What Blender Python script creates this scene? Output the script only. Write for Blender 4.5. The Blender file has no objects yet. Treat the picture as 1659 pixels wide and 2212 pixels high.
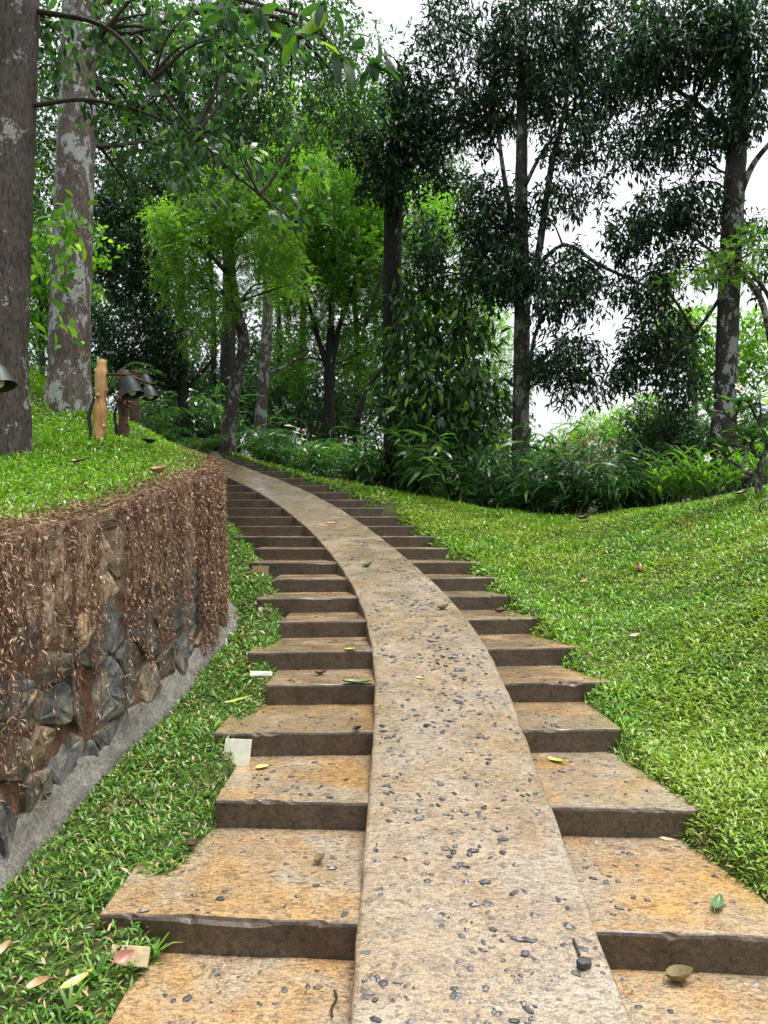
import bpy, bmesh, math, random
import numpy as np
from mathutils import Vector, Matrix

SC = bpy.context.scene
COL = SC.collection
rng = np.random.default_rng(11)
random.seed(11)
R = math.radians

# ------------------------------------------------------------------ camera, sky, sun, exposure
EYE = 1.617                       # eye height above the lowest tread in view (z = 0)
FPX, CX, CY, YH = 1662.0, 829.5, 1106.0, 1155.0
PITCH = math.atan((YH - CY) / FPX)
cam_d = bpy.data.cameras.new('camera')
cam = bpy.data.objects.new('camera', cam_d)
COL.objects.link(cam)
cam.location = (0, 0, EYE)
cam.rotation_euler = (math.pi / 2 + PITCH, 0, 0)
cam_d.sensor_fit = 'VERTICAL'
cam_d.sensor_height = 34.6
cam_d.lens = 34.6 * FPX / 2212.0
cam_d.clip_end = 2000
SC.camera = cam

SUN_EL, SUN_ROT = R(80), R(85)
world = bpy.data.worlds.new('World')
SC.world = world
world.use_nodes = True
wn = world.node_tree
wn.nodes.clear()
sky = wn.nodes.new('ShaderNodeTexSky')
sky.sky_type = 'NISHITA'
sky.sun_disc = False
sky.sun_elevation = SUN_EL
sky.sun_rotation = SUN_ROT
sky.air_density = 1.0
sky.dust_density = 6.0
sky.ozone_density = 1.0
hs = wn.nodes.new('ShaderNodeHueSaturation')
hs.inputs['Saturation'].default_value = 0.22      # overcast: the blue is greyed out by cloud
hs.inputs['Value'].default_value = 1.0
bg = wn.nodes.new('ShaderNodeBackground')
bg.inputs['Strength'].default_value = 0.15
wo = wn.nodes.new('ShaderNodeOutputWorld')
wn.links.new(sky.outputs[0], hs.inputs['Color'])
wn.links.new(hs.outputs[0], bg.inputs['Color'])
wn.links.new(bg.outputs[0], wo.inputs['Surface'])

sun_d = bpy.data.lights.new('sun', 'SUN')
sun_d.energy = 1.2
sun_d.angle = R(25)
sun_d.color = (1.0, 0.96, 0.9)
sun = bpy.data.objects.new('sun', sun_d)
COL.objects.link(sun)
sdir = Vector((math.sin(SUN_ROT) * math.cos(SUN_EL), math.cos(SUN_ROT) * math.cos(SUN_EL), math.sin(SUN_EL)))
sun.rotation_euler = sdir.to_track_quat('Z', 'Y').to_euler()
sun.location = sdir * 60

SC.view_settings.view_transform = 'Standard'
SC.view_settings.look = 'None'
SC.view_settings.exposure = 1.3
SC.view_settings.gamma = 1.0
SC.view_settings.use_curve_mapping = False
SC.render.engine = 'CYCLES'
SC.cycles.max_bounces = 7
SC.cycles.diffuse_bounces = 3
SC.cycles.transmission_bounces = 4
SC.cycles.caustics_reflective = False
SC.cycles.caustics_refractive = False


# ------------------------------------------------------------------ helpers
def at(px, py, D):
    """world point at distance D along +Y seen at this place of the photograph"""
    a = (px - CX) / FPX
    b = (CY - py) / FPX
    c, s = math.cos(PITCH), math.sin(PITCH)
    dy = c - b * s
    dz = s + b * c
    return Vector((a / dy * D, D, EYE + dz / dy * D))


def tag(o, label=None, cat=None, group=None, kind=None):
    if label: o['label'] = label
    if cat: o['category'] = cat
    if group: o['group'] = group
    if kind: o['kind'] = kind
    return o


def empty(name, loc, label=None, cat=None, group=None):
    o = bpy.data.objects.new(name, None)
    o.location = loc
    o.empty_display_size = 0.1
    COL.objects.link(o)
    return tag(o, label, cat, group)


def wloc(o):
    v = Vector(o.location)
    while o.parent is not None:
        o = o.parent
        v += Vector(o.location)
    return v


def link(name, me, mats, parent=None, loc=(0, 0, 0)):
    o = bpy.data.objects.new(name, me)
    o.location = loc
    if not isinstance(mats, (list, tuple)): mats = [mats]
    if not me.materials:
        for m in mats: me.materials.append(m)
    COL.objects.link(o)
    if parent is not None: o.parent = parent
    return o


def npmesh(name, V, F, smooth=True, mi=None, origin=None):
    """V (n,3); F list of arrays (m,3)/(m,4)"""
    V = np.asarray(V, dtype=np.float32).reshape(-1, 3)
    if origin is not None: V = V - np.asarray(origin, dtype=np.float32)
    if not isinstance(F, list): F = [F]
    F = [np.asarray(f, dtype=np.int32) for f in F if len(f)]
    me = bpy.data.meshes.new(name)
    me.vertices.add(len(V))
    me.vertices.foreach_set('co', V.ravel())
    nl = sum(f.size for f in F)
    npoly = sum(len(f) for f in F)
    me.loops.add(nl)
    me.polygons.add(npoly)
    me.loops.foreach_set('vertex_index', np.concatenate([f.ravel() for f in F]))
    tot = np.concatenate([np.full(len(f), f.shape[1], dtype=np.int32) for f in F])
    st = np.concatenate([[0], np.cumsum(tot)[:-1]]).astype(np.int32)
    me.polygons.foreach_set('loop_start', st)
    try:
        me.polygons.foreach_set('loop_total', tot)
    except Exception:
        pass
    me.polygons.foreach_set('use_smooth', np.full(npoly, smooth, dtype=bool))
    if mi is not None: me.polygons.foreach_set('material_index', np.asarray(mi, dtype=np.int32))
    me.update(calc_edges=True)
    return me


class MB:
    def __init__(s): s.V, s.Q, s.T, s.n = [], [], [], 0

    def add(s, V, F):
        V = np.asarray(V, dtype=float).reshape(-1, 3)
        for f in (F if isinstance(F, list) else [F]):
            f = np.asarray(f, dtype=int)
            if f.size == 0: continue
            (s.Q if f.shape[1] == 4 else s.T).append(f + s.n)
        s.V.append(V)
        s.n += len(V)

    def mesh(s, name, smooth=True, origin=None):
        F = []
        if s.Q: F.append(np.concatenate(s.Q))
        if s.T: F.append(np.concatenate(s.T))
        return npmesh(name, np.concatenate(s.V), F, smooth, None, origin)

    def obj(s, name, m, parent=None, smooth=True):
        og = wloc(parent) if parent is not None else None
        return link(name, s.mesh(name, smooth, og), m, parent)


def nrm(v):
    v = np.asarray(v, dtype=float)
    return v / np.maximum(np.linalg.norm(v, axis=-1, keepdims=True), 1e-9)


def spline(xs, ys):
    """smooth (Hermite, monotone-limited tangents) interpolation"""
    xs = np.asarray(xs, float); ys = np.asarray(ys, float)
    h = np.diff(xs); d = np.diff(ys) / h
    m = np.empty_like(xs)
    m[1:-1] = (d[:-1] * h[1:] + d[1:] * h[:-1]) / (h[1:] + h[:-1])
    m[0], m[-1] = d[0], d[-1]

    def f(x):
        x = np.asarray(x, float)
        i = np.clip(np.searchsorted(xs, x) - 1, 0, len(xs) - 2)
        t = (x - xs[i]) / h[i]
        lo, hi = t < 0, t > 1
        tc = np.clip(t, 0, 1)
        r = ((1 + 2 * tc) * (1 - tc) ** 2 * ys[i] + tc * (1 - tc) ** 2 * h[i] * m[i]
             + tc ** 2 * (3 - 2 * tc) * ys[i + 1] + tc ** 2 * (tc - 1) * h[i] * m[i + 1])
        r = np.where(lo, ys[0] + (x - xs[0]) * m[0], r)
        return np.where(hi, ys[-1] + (x - xs[-1]) * m[-1], r)
    return f


def sstep(a, b, x):
    t = np.clip((np.asarray(x, float) - a) / (b - a), 0, 1)
    return t * t * (3 - 2 * t)


def vnoise(x, y, seed=0):
    """cheap smooth value noise in 0..1"""
    x = np.asarray(x, float); y = np.asarray(y, float)
    xi, yi = np.floor(x).astype(int), np.floor(y).astype(int)
    fx, fy = x - xi, y - yi
    fx = fx * fx * (3 - 2 * fx); fy = fy * fy * (3 - 2 * fy)

    def hsh(i, j):
        n = (i * 374761393 + j * 668265263 + seed * 1442695041) & 0x7fffffff
        n = ((n ^ (n >> 13)) * 1274126177) & 0x7fffffff
        return ((n ^ (n >> 16)) & 0xffff) / 65535.0
    return (hsh(xi, yi) * (1 - fx) + hsh(xi + 1, yi) * fx) * (1 - fy) + (hsh(xi, yi + 1) * (1 - fx) + hsh(xi + 1, yi + 1) * fx) * fy


def tube(mb, pts, rad, seg=8, jit=0.0, caps=True, sub=0):
    P = np.array([list(p) for p in pts], float)
    rad = np.array(rad, float)
    if sub:
        t0 = np.concatenate([[0], np.cumsum(np.linalg.norm(np.diff(P, axis=0), axis=1))])
        t1 = np.linspace(0, t0[-1], sub)
        P = np.stack([spline(t0, P[:, i])(t1) for i in range(3)], 1)
        rad = np.interp(t1, t0, rad)
    n = len(P)
    T = nrm(np.gradient(P, axis=0))
    ref = np.array([1.0, 0.0, 0.0]) if abs(T[0][0]) < 0.8 else np.array([0.0, 1.0, 0.0])
    V = []
    u = nrm(np.cross(T[0], ref))
    ang = np.linspace(0, 2 * math.pi, seg, endpoint=False)
    for i in range(n):
        u = nrm(u - T[i] * np.dot(u, T[i]))
        w = np.cross(T[i], u)
        rr = rad[i] * (1 + jit * (rng.random(seg) - 0.5))
        V.append(P[i] + np.outer(np.cos(ang) * rr, u) + np.outer(np.sin(ang) * rr, w))
    V = np.concatenate(V)
    i, j = np.meshgrid(np.arange(n - 1), np.arange(seg), indexing='ij')
    a = i * seg + j; b = i * seg + (j + 1) % seg
    Q = np.stack([a, b, b + seg, a + seg], -1).reshape(-1, 4)
    if caps:
        c0, c1 = len(V), len(V) + 1
        V = np.concatenate([V, P[:1], P[-1:]])
        j = np.arange(seg)
        T1 = np.stack([(j + 1) % seg, j, np.full(seg, c0)], -1)
        T2 = np.stack([(n - 1) * seg + j, (n - 1) * seg + (j + 1) % seg, np.full(seg, c1)], -1)
        mb.add(V, [Q, T1, T2])
    else:
        mb.add(V, [Q])


def boxm(mb, c, s, rz=0.0, rx=0.0, jit=0.0):
    V = np.array([[x, y, z] for z in (-.5, .5) for y in (-.5, .5) for x in (-.5, .5)]) * np.array(s)
    V = V + (rng.random(V.shape) - .5) * jit
    M = np.array((Matrix.Rotation(rz, 3, 'Z') @ Matrix.Rotation(rx, 3, 'X')))
    V = V @ M.T + np.array(c)
    mb.add(V, [np.array([[0, 2, 3, 1], [4, 5, 7, 6], [0, 1, 5, 4], [2, 6, 7, 3], [0, 4, 6, 2], [1, 3, 7, 5]])])


# leaf templates: (t along, s across in half widths, bend in length units), faces
LT = {
    'rhomb': (np.array([[0, 0, 0], [.42, 1, .05], [1, 0, -.06], [.42, -1, .05]]), [np.array([[0, 1, 2, 3]])]),
    'fold': (np.array([[0, 0, 0], [.45, 1, .07], [1, 0, -.1], [.45, -1, .07]]), [np.array([[0, 1, 2], [0, 2, 3]])]),
    'leaf': (np.array([[0, 0, 0], [.3, .85, .05], [.3, -.85, .05], [.68, .8, .0], [.68, -.8, .0], [1, 0, -.14]]),
             [np.array([[1, 2, 4, 3]]), np.array([[0, 2, 1], [3, 4, 5]])]),
    'blade': (np.array([[0, .6, 0], [0, -.6, 0], [.5, 1, .09], [.5, -1, .09], [1, 0, -.06]]),
              [np.array([[0, 1, 3, 2]]), np.array([[2, 3, 4]])]),
    'long': (np.array([[0, .35, 0], [0, -.35, 0], [.35, 1, .06], [.35, -1, .06], [.72, .7, .0], [.72, -.7, .0], [1, 0, -.2]]),
             [np.array([[0, 1, 3, 2], [2, 3, 5, 4]]), np.array([[4, 5, 6]])]),
    'big': (np.array([[0, 0, 0], [.15, .5, .03], [.15, 0, 0], [.15, -.5, .03], [.5, 1, .05], [.5, 0, .0], [.5, -1, .05],
                      [.82, .72, -.03], [.82, 0, -.07], [.82, -.72, -.03], [1, 0, -.18]]),
            [np.array([[1, 2, 5, 4], [2, 3, 6, 5], [4, 5, 8, 7], [5, 6, 9, 8]]), np.array([[0, 2, 1], [0, 3, 2], [7, 8, 10], [8, 9, 10]])]),
}


def leaves(P, d, n, L, W, kind, mb=None):
    """many separate leaves: base points P, directions d, face normals n, lengths L, full widths W"""
    t, F = LT[kind]
    P = np.asarray(P, float); N = len(P)
    d = nrm(d)
    s = nrm(np.cross(d, n))
    u = np.cross(s, d)
    L = np.broadcast_to(np.asarray(L, float), (N,)); W = np.broadcast_to(np.asarray(W, float), (N,))
    V = (P[:, None, :] + d[:, None, :] * (L[:, None] * t[None, :, 0])[..., None]
         + s[:, None, :] * (W[:, None] * .5 * t[None, :, 1])[..., None]
         + u[:, None, :] * (L[:, None] * t[None, :, 2])[..., None]).reshape(-1, 3)
    off = (np.arange(N) * len(t))
    Fs = [(f[None] + off[:, None, None]).reshape(-1, f.shape[1]) for f in F]
    if mb is None:
        mb = MB()
    mb.add(V, Fs)
    return mb


def rdir(n):
    return nrm(rng.normal(size=(n, 3)))


# ------------------------------------------------------------------ materials
def newmat(name):
    m = bpy.data.materials.new(name)
    m.use_nodes = True
    nt = m.node_tree
    b = nt.nodes['Principled BSDF']
    return m, nt, b


def N(nt, typ, **kw):
    n = nt.nodes.new(typ)
    for k, v in kw.items():
        if k in n.inputs: n.inputs[k].default_value = v
        else: setattr(n, k, v)
    return n


def ramp(nt, src, stops, interp='LINEAR'):
    r = nt.nodes.new('ShaderNodeValToRGB')
    r.color_ramp.interpolation = interp
    while len(r.color_ramp.elements) < len(stops): r.color_ramp.elements.new(0.5)
    for e, (p, c) in zip(r.color_ramp.elements, stops):
        e.position = p
        e.color = (*c, 1) if len(c) == 3 else c
    nt.links.new(src, r.inputs[0])
    return r


def noise(nt, scale, detail=4, rough=.55, vec=None, dist=0.0):
    n = N(nt, 'ShaderNodeTexNoise')
    n.inputs['Scale'].default_value = scale
    n.inputs['Detail'].default_value = detail
    n.inputs['Roughness'].default_value = rough
    n.inputs['Distortion'].default_value = dist
    if vec is not None: nt.links.new(vec, n.inputs['Vector'])
    return n


def mixc(nt, f, a, b, mode='MIX'):
    m = nt.nodes.new('ShaderNodeMix')
    m.data_type = 'RGBA'
    m.blend_type = mode
    for sock, v in ((m.inputs[0], f), (m.inputs[6], a), (m.inputs[7], b)):
        if hasattr(v, 'links'): nt.links.new(v, sock)
        elif isinstance(v, (int, float)): sock.default_value = v
        else: sock.default_value = (*v, 1)
    return m.outputs[2]


def wpos(nt):
    return N(nt, 'ShaderNodeNewGeometry').outputs['Position']


def scaled(nt, vec, s):
    mp = N(nt, 'ShaderNodeMapping')
    mp.inputs['Scale'].default_value = s
    nt.links.new(vec, mp.inputs['Vector'])
    return mp.outputs[0]


def bump(nt, h, strength, dist, prev=None):
    b = N(nt, 'ShaderNodeBump')
    b.inputs['Strength'].default_value = strength
    b.inputs['Distance'].default_value = dist
    nt.links.new(h, b.inputs['Height'])
    if prev is not None: nt.links.new(prev, b.inputs['Normal'])
    return b.outputs[0]


def leafmat(name, cols, rough=.4, trans=.35, tcol=None, spec=.5, patch=None, straw=0):
    m, nt, b = newmat(name)
    g = N(nt, 'ShaderNodeNewGeometry')
    r = ramp(nt, g.outputs['Random Per Island'], cols)
    c = r.outputs[0]
    if patch:
        nz = noise(nt, patch[0], 3, .6, g.outputs['Position'])
        f = ramp(nt, nz.outputs[0], [(patch[1], (0, 0, 0)), (patch[2], (1, 1, 1))])
        c = mixc(nt, f.outputs[0], c, mixc(nt, patch[4] if len(patch) > 4 else .6, c, patch[3]))
    if straw:
        nz2 = noise(nt, 1.5, 6, .68, g.outputs['Position'])
        f2 = ramp(nt, nz2.outputs[0], [(straw, (0, 0, 0)), (straw + .1, (.75, .75, .75))])
        c = mixc(nt, f2.outputs[0], c, mixc(nt, g.outputs['Random Per Island'], (.13, .14, .035), (.36, .28, .13)))
    nt.links.new(c, b.inputs['Base Color'])
    b.inputs['Roughness'].default_value = rough
    b.inputs['Specular IOR Level'].default_value = spec
    tr = N(nt, 'ShaderNodeBsdfTranslucent')
    tc = mixc(nt, 1.0, c, tcol or (1.3, 1.5, .6), 'MULTIPLY')
    nt.links.new(tc, tr.inputs['Color'])
    mx = N(nt, 'ShaderNodeMixShader')
    mx.inputs[0].default_value = trans
    nt.links.new(b.outputs[0], mx.inputs[1])
    nt.links.new(tr.outputs[0], mx.inputs[2])
    nt.links.new(mx.outputs[0], nt.nodes['Material Output'].inputs['Surface'])
    return m


def plain(name, col, rough=.6, var=.25, scale=20, spec=.5, bmp=0.0, metal=0.0):
    m, nt, b = newmat(name)
    nz = noise(nt, scale, 5, .6, wpos(nt))
    r = ramp(nt, nz.outputs[0], [(.3, tuple(x * (1 - var) for x in col)), (.7, tuple(min(1, x * (1 + var)) for x in col))])
    nt.links.new(r.outputs[0], b.inputs['Base Color'])
    b.inputs['Roughness'].default_value = rough
    b.inputs['Specular IOR Level'].default_value = spec
    b.inputs['Metallic'].default_value = metal
    if bmp: nt.links.new(bump(nt, nz.outputs[0], .6, bmp), b.inputs['Normal'])
    return m


def barkmat(name, c1, c2, lichen, lcol, lscale=4.0, stretch=.25):
    m, nt, b = newmat(name)
    p = wpos(nt)
    v = scaled(nt, p, (1, 1, stretch))
    n1 = noise(nt, 14, 6, .65, v)
    n2 = noise(nt, 55, 4, .6, v)
    c = ramp(nt, n1.outputs[0], [(.3, c1), (.7, c2)]).outputs[0]
    c = mixc(nt, ramp(nt, n2.outputs[0], [(.35, (1, 1, 1)), (.55, (0, 0, 0))]).outputs[0], c, tuple(x * .45 for x in c1))
    n3 = noise(nt, lscale, 7, .68, scaled(nt, p, (1.3, 1.3, .8)))
    n4 = noise(nt, lscale * 9, 3, .6, p)
    addn = N(nt, 'ShaderNodeMath', operation='MULTIPLY_ADD')
    nt.links.new(n4.outputs[0], addn.inputs[0]); addn.inputs[1].default_value = .22
    nt.links.new(n3.outputs[0], addn.inputs[2])
    f = ramp(nt, addn.outputs[0], [(lichen, (0, 0, 0)), (lichen + .03, (1, 1, 1))]).outputs[0]
    lc = mixc(nt, n2.outputs[0], lcol, tuple(x * .55 for x in lcol))
    c = mixc(nt, f, c, lc)
    nt.links.new(c, b.inputs['Base Color'])
    b.inputs['Roughness'].default_value = .75
    b.inputs['Specular IOR Level'].default_value = .3
    bn = bump(nt, n1.outputs[0], .9, .03)
    bn = bump(nt, n2.outputs[0], .7, .012, bn)
    nt.links.new(bn, b.inputs['Normal'])
    return m


def concrete(name, base, warm, stain, wet_rough=.2, dry_rough=.6, warm_thr=.5, grain=1.0, wet_thr=.5, film=.0):
    m, nt, b = newmat(name)
    p = wpos(nt)
    big = noise(nt, 2.3, 5, .6, p, .4)
    mid = noise(nt, 9, 6, .65, p, .3)
    fine = noise(nt, 140, 4, .7, p)
    f = ramp(nt, big.outputs[0], [(warm_thr - .1, (0, 0, 0)), (warm_thr + .14, (1, 1, 1))]).outputs[0]
    c = mixc(nt, f, base, warm)
    c = mixc(nt, ramp(nt, mid.outputs[0], [(.42, (0, 0, 0)), (.72, (.75, .75, .75))]).outputs[0], c, stain)
    c = mixc(nt, .9, c, ramp(nt, fine.outputs[0], [(.3, (.22, .19, .15)), (.5, (1, 1, 1)), (.72, (1.5, 1.45, 1.35))]).outputs[0], 'MULTIPLY')
    grit = noise(nt, 46, 5, .7, scaled(nt, p, (.75, 1.25, 1)), .5)
    c = mixc(nt, .9, c, ramp(nt, grit.outputs[0], [(.34, (.3, .25, .19)), (.49, (1, 1, 1)), (.66, (1.5, 1.44, 1.32))]).outputs[0], 'MULTIPLY')
    # tiny pits and grit
    vo = N(nt, 'ShaderNodeTexVoronoi')
    vo.inputs['Scale'].default_value = 75
    nt.links.new(p, vo.inputs['Vector'])
    pit = ramp(nt, vo.outputs['Distance'], [(.14, (1, 1, 1)), (.27, (0, 0, 0))]).outputs[0]
    pn = noise(nt, 17, 2, .5, p)
    pm = mixc(nt, 1.0, pit, ramp(nt, pn.outputs[0], [(.44, (0, 0, 0)), (.55, (1, 1, 1))]).outputs[0], 'MULTIPLY')
    c = mixc(nt, pm, c, tuple(x * .3 for x in base))
    nt.links.new(c, b.inputs['Base Color'])
    wn_ = noise(nt, 3.1, 5, .6, scaled(nt, p, (.8, 1.3, 1)), .5)
    rr = ramp(nt, wn_.outputs[0], [(wet_thr - .12, (dry_rough,) * 3), (wet_thr + .1, (wet_rough,) * 3)]).outputs[0]
    nt.links.new(rr, b.inputs['Roughness'])
    b.inputs['Specular IOR Level'].default_value = .6
    rip = noise(nt, 42, 4, .6, scaled(nt, p, (.9, 1.2, 1)), .4)
    dry = ramp(nt, wn_.outputs[0], [(wet_thr - .1, (1, 1, 1)), (wet_thr + .08, (.09, .09, .09))]).outputs[0]
    b1 = N(nt, 'ShaderNodeBump'); b1.inputs['Distance'].default_value = .006 * grain
    nt.links.new(rip.outputs[0], b1.inputs['Height']); nt.links.new(dry, b1.inputs['Strength'])
    b2 = N(nt, 'ShaderNodeBump'); b2.inputs['Distance'].default_value = .0022 * grain
    nt.links.new(fine.outputs[0], b2.inputs['Height']); nt.links.new(dry, b2.inputs['Strength']); nt.links.new(b1.outputs[0], b2.inputs['Normal'])
    nt.links.new(b2.outputs[0], b.inputs['Normal'])
    if film:
        fn = noise(nt, 2.4, 5, .62, scaled(nt, p, (.7, 1.1, 1)), .8)
        fw = ramp(nt, fn.outputs[0], [(film, (0, 0, 0)), (film + .09, (1, 1, 1))]).outputs[0]
        fb_ = N(nt, 'ShaderNodeBump'); fb_.inputs['Distance'].default_value = .005; fb_.inputs['Strength'].default_value = .6
        nt.links.new(rip.outputs[0], fb_.inputs['Height'])
        nt.links.new(fw, b.inputs['Coat Weight'])
        nt.links.new(fb_.outputs[0], b.inputs['Coat Normal'])
        b.inputs['Coat Roughness'].default_value = .17
        b.inputs['Coat IOR'].default_value = 1.45
    return m


M = {}
M['ramp'] = concrete('ramp concrete', (.245, .205, .152), (.225, .165, .095), (.14, .11, .075), .22, .55, .48, 1.4, .5, .43)
M['tread'] = concrete('tread concrete', (.255, .215, .155), (.325, .20, .08), (.20, .12, .055), .22, .5, .50, 1.4, .5, .41)
M['tread_up'] = concrete('tread concrete grey brown', (.22, .175, .115), (.28, .175, .072), (.16, .105, .05), .22, .5, .51, 1.4, .5, .42)
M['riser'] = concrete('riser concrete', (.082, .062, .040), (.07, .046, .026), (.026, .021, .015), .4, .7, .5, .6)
M['footing'] = concrete('grey mortar', (.185, .18, .165), (.11, .10, .085), (.04, .037, .03), .3, .7, .5, 1.6)
M['pebble'], nt, b = newmat('dark wet stone')
oi = N(nt, 'ShaderNodeObjectInfo')
r_ = ramp(nt, oi.outputs['Random'], [(0, (.03, .031, .033)), (.5, (.062, .062, .062)), (.75, (.10, .092, .08)), (.9, (.14, .095, .06)), (1, (.17, .15, .12))])
nz = noise(nt, 70, 4, .6, wpos(nt))
nt.links.new(mixc(nt, .6, r_.outputs[0], ramp(nt, nz.outputs[0], [(.35, (.4, .4, .4)), (.65, (1.4, 1.4, 1.4))]).outputs[0], 'MULTIPLY'), b.inputs['Base Color'])
b.inputs['Roughness'].default_value = .4
M['mortar'] = plain('red brown mortar', (.115, .06, .034), .85, .5, 14, .3, .03)
M['soil'] = plain('mossy soil', (.038, .05, .014), .9, .5, 9, .2, .02)


def stonemat(name, c1, c2, c3):
    m, nt, b = newmat(name)
    p = wpos(nt)
    oi = N(nt, 'ShaderNodeObjectInfo')
    n1 = noise(nt, 7, 8, .72, p, .6)
    n2 = noise(nt, 42, 5, .75, p)
    c = ramp(nt, n1.outputs[0], [(.36, c1), (.5, c2), (.64, c3)]).outputs[0]
    hsv = N(nt, 'ShaderNodeHueSaturation')
    mr = N(nt, 'ShaderNodeMapRange')
    nt.links.new(oi.outputs['Random'], mr.inputs[0])
    mr.inputs[3].default_value = .6; mr.inputs[4].default_value = 1.35
    nt.links.new(mr.outputs[0], hsv.inputs['Value'])
    nt.links.new(c, hsv.inputs['Color'])
    c = mixc(nt, .5, hsv.outputs[0], ramp(nt, n2.outputs[0], [(.35, (.25, .25, .25)), (.65, (1.4, 1.4, 1.4))]).outputs[0], 'MULTIPLY')
    nt.links.new(c, b.inputs['Base Color'])
    b.inputs['Roughness'].default_value = .55
    bn = bump(nt, n1.outputs[0], .8, .03)
    bn = bump(nt, n2.outputs[0], .7, .008, bn)
    nt.links.new(bn, b.inputs['Normal'])
    return m


M['stone_dark'] = stonemat('dark rubble stone', (.035, .036, .038), (.10, .098, .092), (.25, .22, .165))
M['stone_mid'] = stonemat('brownish rubble stone', (.05, .042, .033), (.14, .11, .08), (.30, .235, .15))
M['stone_tan'] = stonemat('sandy rubble stone', (.09, .062, .038), (.24, .17, .10), (.36, .28, .18))

M['lawn'] = leafmat('lawn blades', [(0, (.03, .10, .012)), (.35, (.095, .25, .020)), (.75, (.20, .41, .03)), (.92, (.32, .48, .06)), (.96, (.42, .32, .15))],
                    .38, .3, (1.2, 1.4, .5), .5, (.8, .45, .62, (.32, .38, .05), .45), straw=.60)
M['verge'] = leafmat('verge blades', [(0, (.032, .10, .014)), (.4, (.075, .20, .02)), (.82, (.15, .31, .03)), (.9, (.30, .36, .07)), (.94, (.40, .28, .15)), (1, (.48, .33, .2))],
                     .38, .3, (1.2, 1.4, .5), .5, straw=.58)
M['bank'] = leafmat('bank blades', [(0, (.055, .145, .012)), (.4, (.12, .28, .015)), (.8, (.20, .38, .02)), (.96, (.28, .40, .04)), (1, (.32, .26, .1))],
                    .38, .32, (1.2, 1.4, .5), .5)
M['dry'] = leafmat('dry creeper', [(0, (.05, .024, .016)), (.35, (.14, .07, .042)), (.62, (.28, .165, .10)), (.8, (.47, .33, .21)), (1, (.68, .54, .38))], .6, .15, (1.2, 1, .8), .3)
M['drystem'] = plain('dry creeper stem', (.13, .065, .04), .8)
M['dark'] = leafmat('dark leaves', [(0, (.007, .023, .014)), (.5, (.015, .047, .022)), (.88, (.034, .09, .030)), (1, (.08, .17, .04))], .36, .2, (1.1, 1.5, .6), .38)
M['deep'] = leafmat('deep green leaves', [(0, (.018, .05, .026)), (.5, (.042, .105, .04)), (.9, (.08, .175, .05)), (1, (.16, .27, .05))], .33, .38, (1.2, 1.5, .6), .6)
M['mid'] = leafmat('mid green leaves', [(0, (.055, .15, .03)), (.5, (.125, .29, .045)), (.9, (.22, .41, .06)), (1, (.33, .5, .08))], .4, .55, (1.3, 1.5, .5), .4)
M['lime'] = leafmat('lime leaves', [(0, (.07, .18, .035)), (.5, (.15, .33, .06)), (.85, (.25, .45, .08)), (1, (.36, .52, .11))], .42, .5, (1.35, 1.45, .45), .35)
M['broad'] = leafmat('broad glossy leaves', [(0, (.014, .04, .02)), (.5, (.03, .085, .03)), (.8, (.07, .17, .035)), (.9, (.16, .32, .03)), (1, (.28, .45, .04))], .3, .42, (1.3, 1.5, .5), .6)
M['orange'] = leafmat('rusty leaves', [(0, (.05, .08, .02)), (.5, (.13, .13, .04)), (.8, (.26, .15, .06)), (1, (.36, .19, .09))], .5, .35, (1.3, 1.2, .6), .3)
M['bamboo'] = leafmat('bamboo leaves', [(0, (.025, .075, .032)), (.5, (.065, .17, .05)), (.85, (.13, .27, .06)), (1, (.30, .44, .09))], .2, .4, (1.2, 1.5, .6), .7)
M['wood_dark'] = plain('dark branch', (.035, .028, .022), .8, .4, 18, .3, .01)
M['stem'] = plain('green stem', (.06, .10, .03), .6)

M['bark_brown'] = barkmat('brown bark', (.042, .034, .029), (.098, .076, .061), .70, (.33, .325, .295), 3.2)
M['bark_pale'] = barkmat('pale lichen bark', (.06, .046, .037), (.13, .098, .076), .635, (.34, .36, .35), 4.6)
M['bark_dark'] = barkmat('dark bark', (.009, .008, .007), (.026, .022, .018), .76, (.3, .32, .3), 5)
M['bark_spot'] = barkmat('dark bark with lichen spots', (.018, .015, .013), (.05, .042, .034), .66, (.30, .32, .29), 4.2, .7)
M['bark_grey'] = barkmat('grey lichen bark', (.028, .024, .02), (.072, .062, .05), .64, (.25, .265, .24), 5.5)


# ------------------------------------------------------------------ stairs layout
RISE = .145
DK = np.array([2.05, 2.975, 3.87, 4.68, 5.4, 6.02, 6.75, 7.45, 8.1, 8.8, 9.5, 10.2, 10.8, 11.3, 11.8, 12.25, 12.7, 13.15, 13.5, 13.8, 14.1, 14.4, 14.7])
NS = len(DK)
TL = np.array([.05, .05, .03, -.06, -.05, -.15, -.12, -.15, -.12, -.1, -.05, 0, 0, 0, 0, 0, 0, 0, 0, 0, 0, 0, 0])
TR = np.array([-.1, -.12, -.12, .05, .07, .12, .2, .22, .15, .08, .04, 0, 0, 0, 0, 0, 0, 0, -.02, -.05, -.06, -.08, -.1])
PL = [None, 225, 470, 466, 577, 537, 606, 555, 587, 538, 549, 504, 513, 476, 485, 445, 440, 425, 410, 395, 380, 360, 340]
PA = [None, 768, 800, 815, 818, 818, 803, 782, 758, 735, 708, 680, 656, 634, 612, 588, 560, 532, 494, 456, 428, 395, 355]
PB = [None, 1262, 1195, 1137, 1098, 1078, 1035, 974, 933, 888, 851, 820, 791, 760, 738, 698, 669, 640, 598, 557, 503, 463, 425]
PR = [None, 1720, 1520, 1336, 1312, 1252, 1195, 1125, 1067, 1059, 968, 963, 896, 891, 828, 813, 750, 738, 659, 628, 558, 523, 449]
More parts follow.
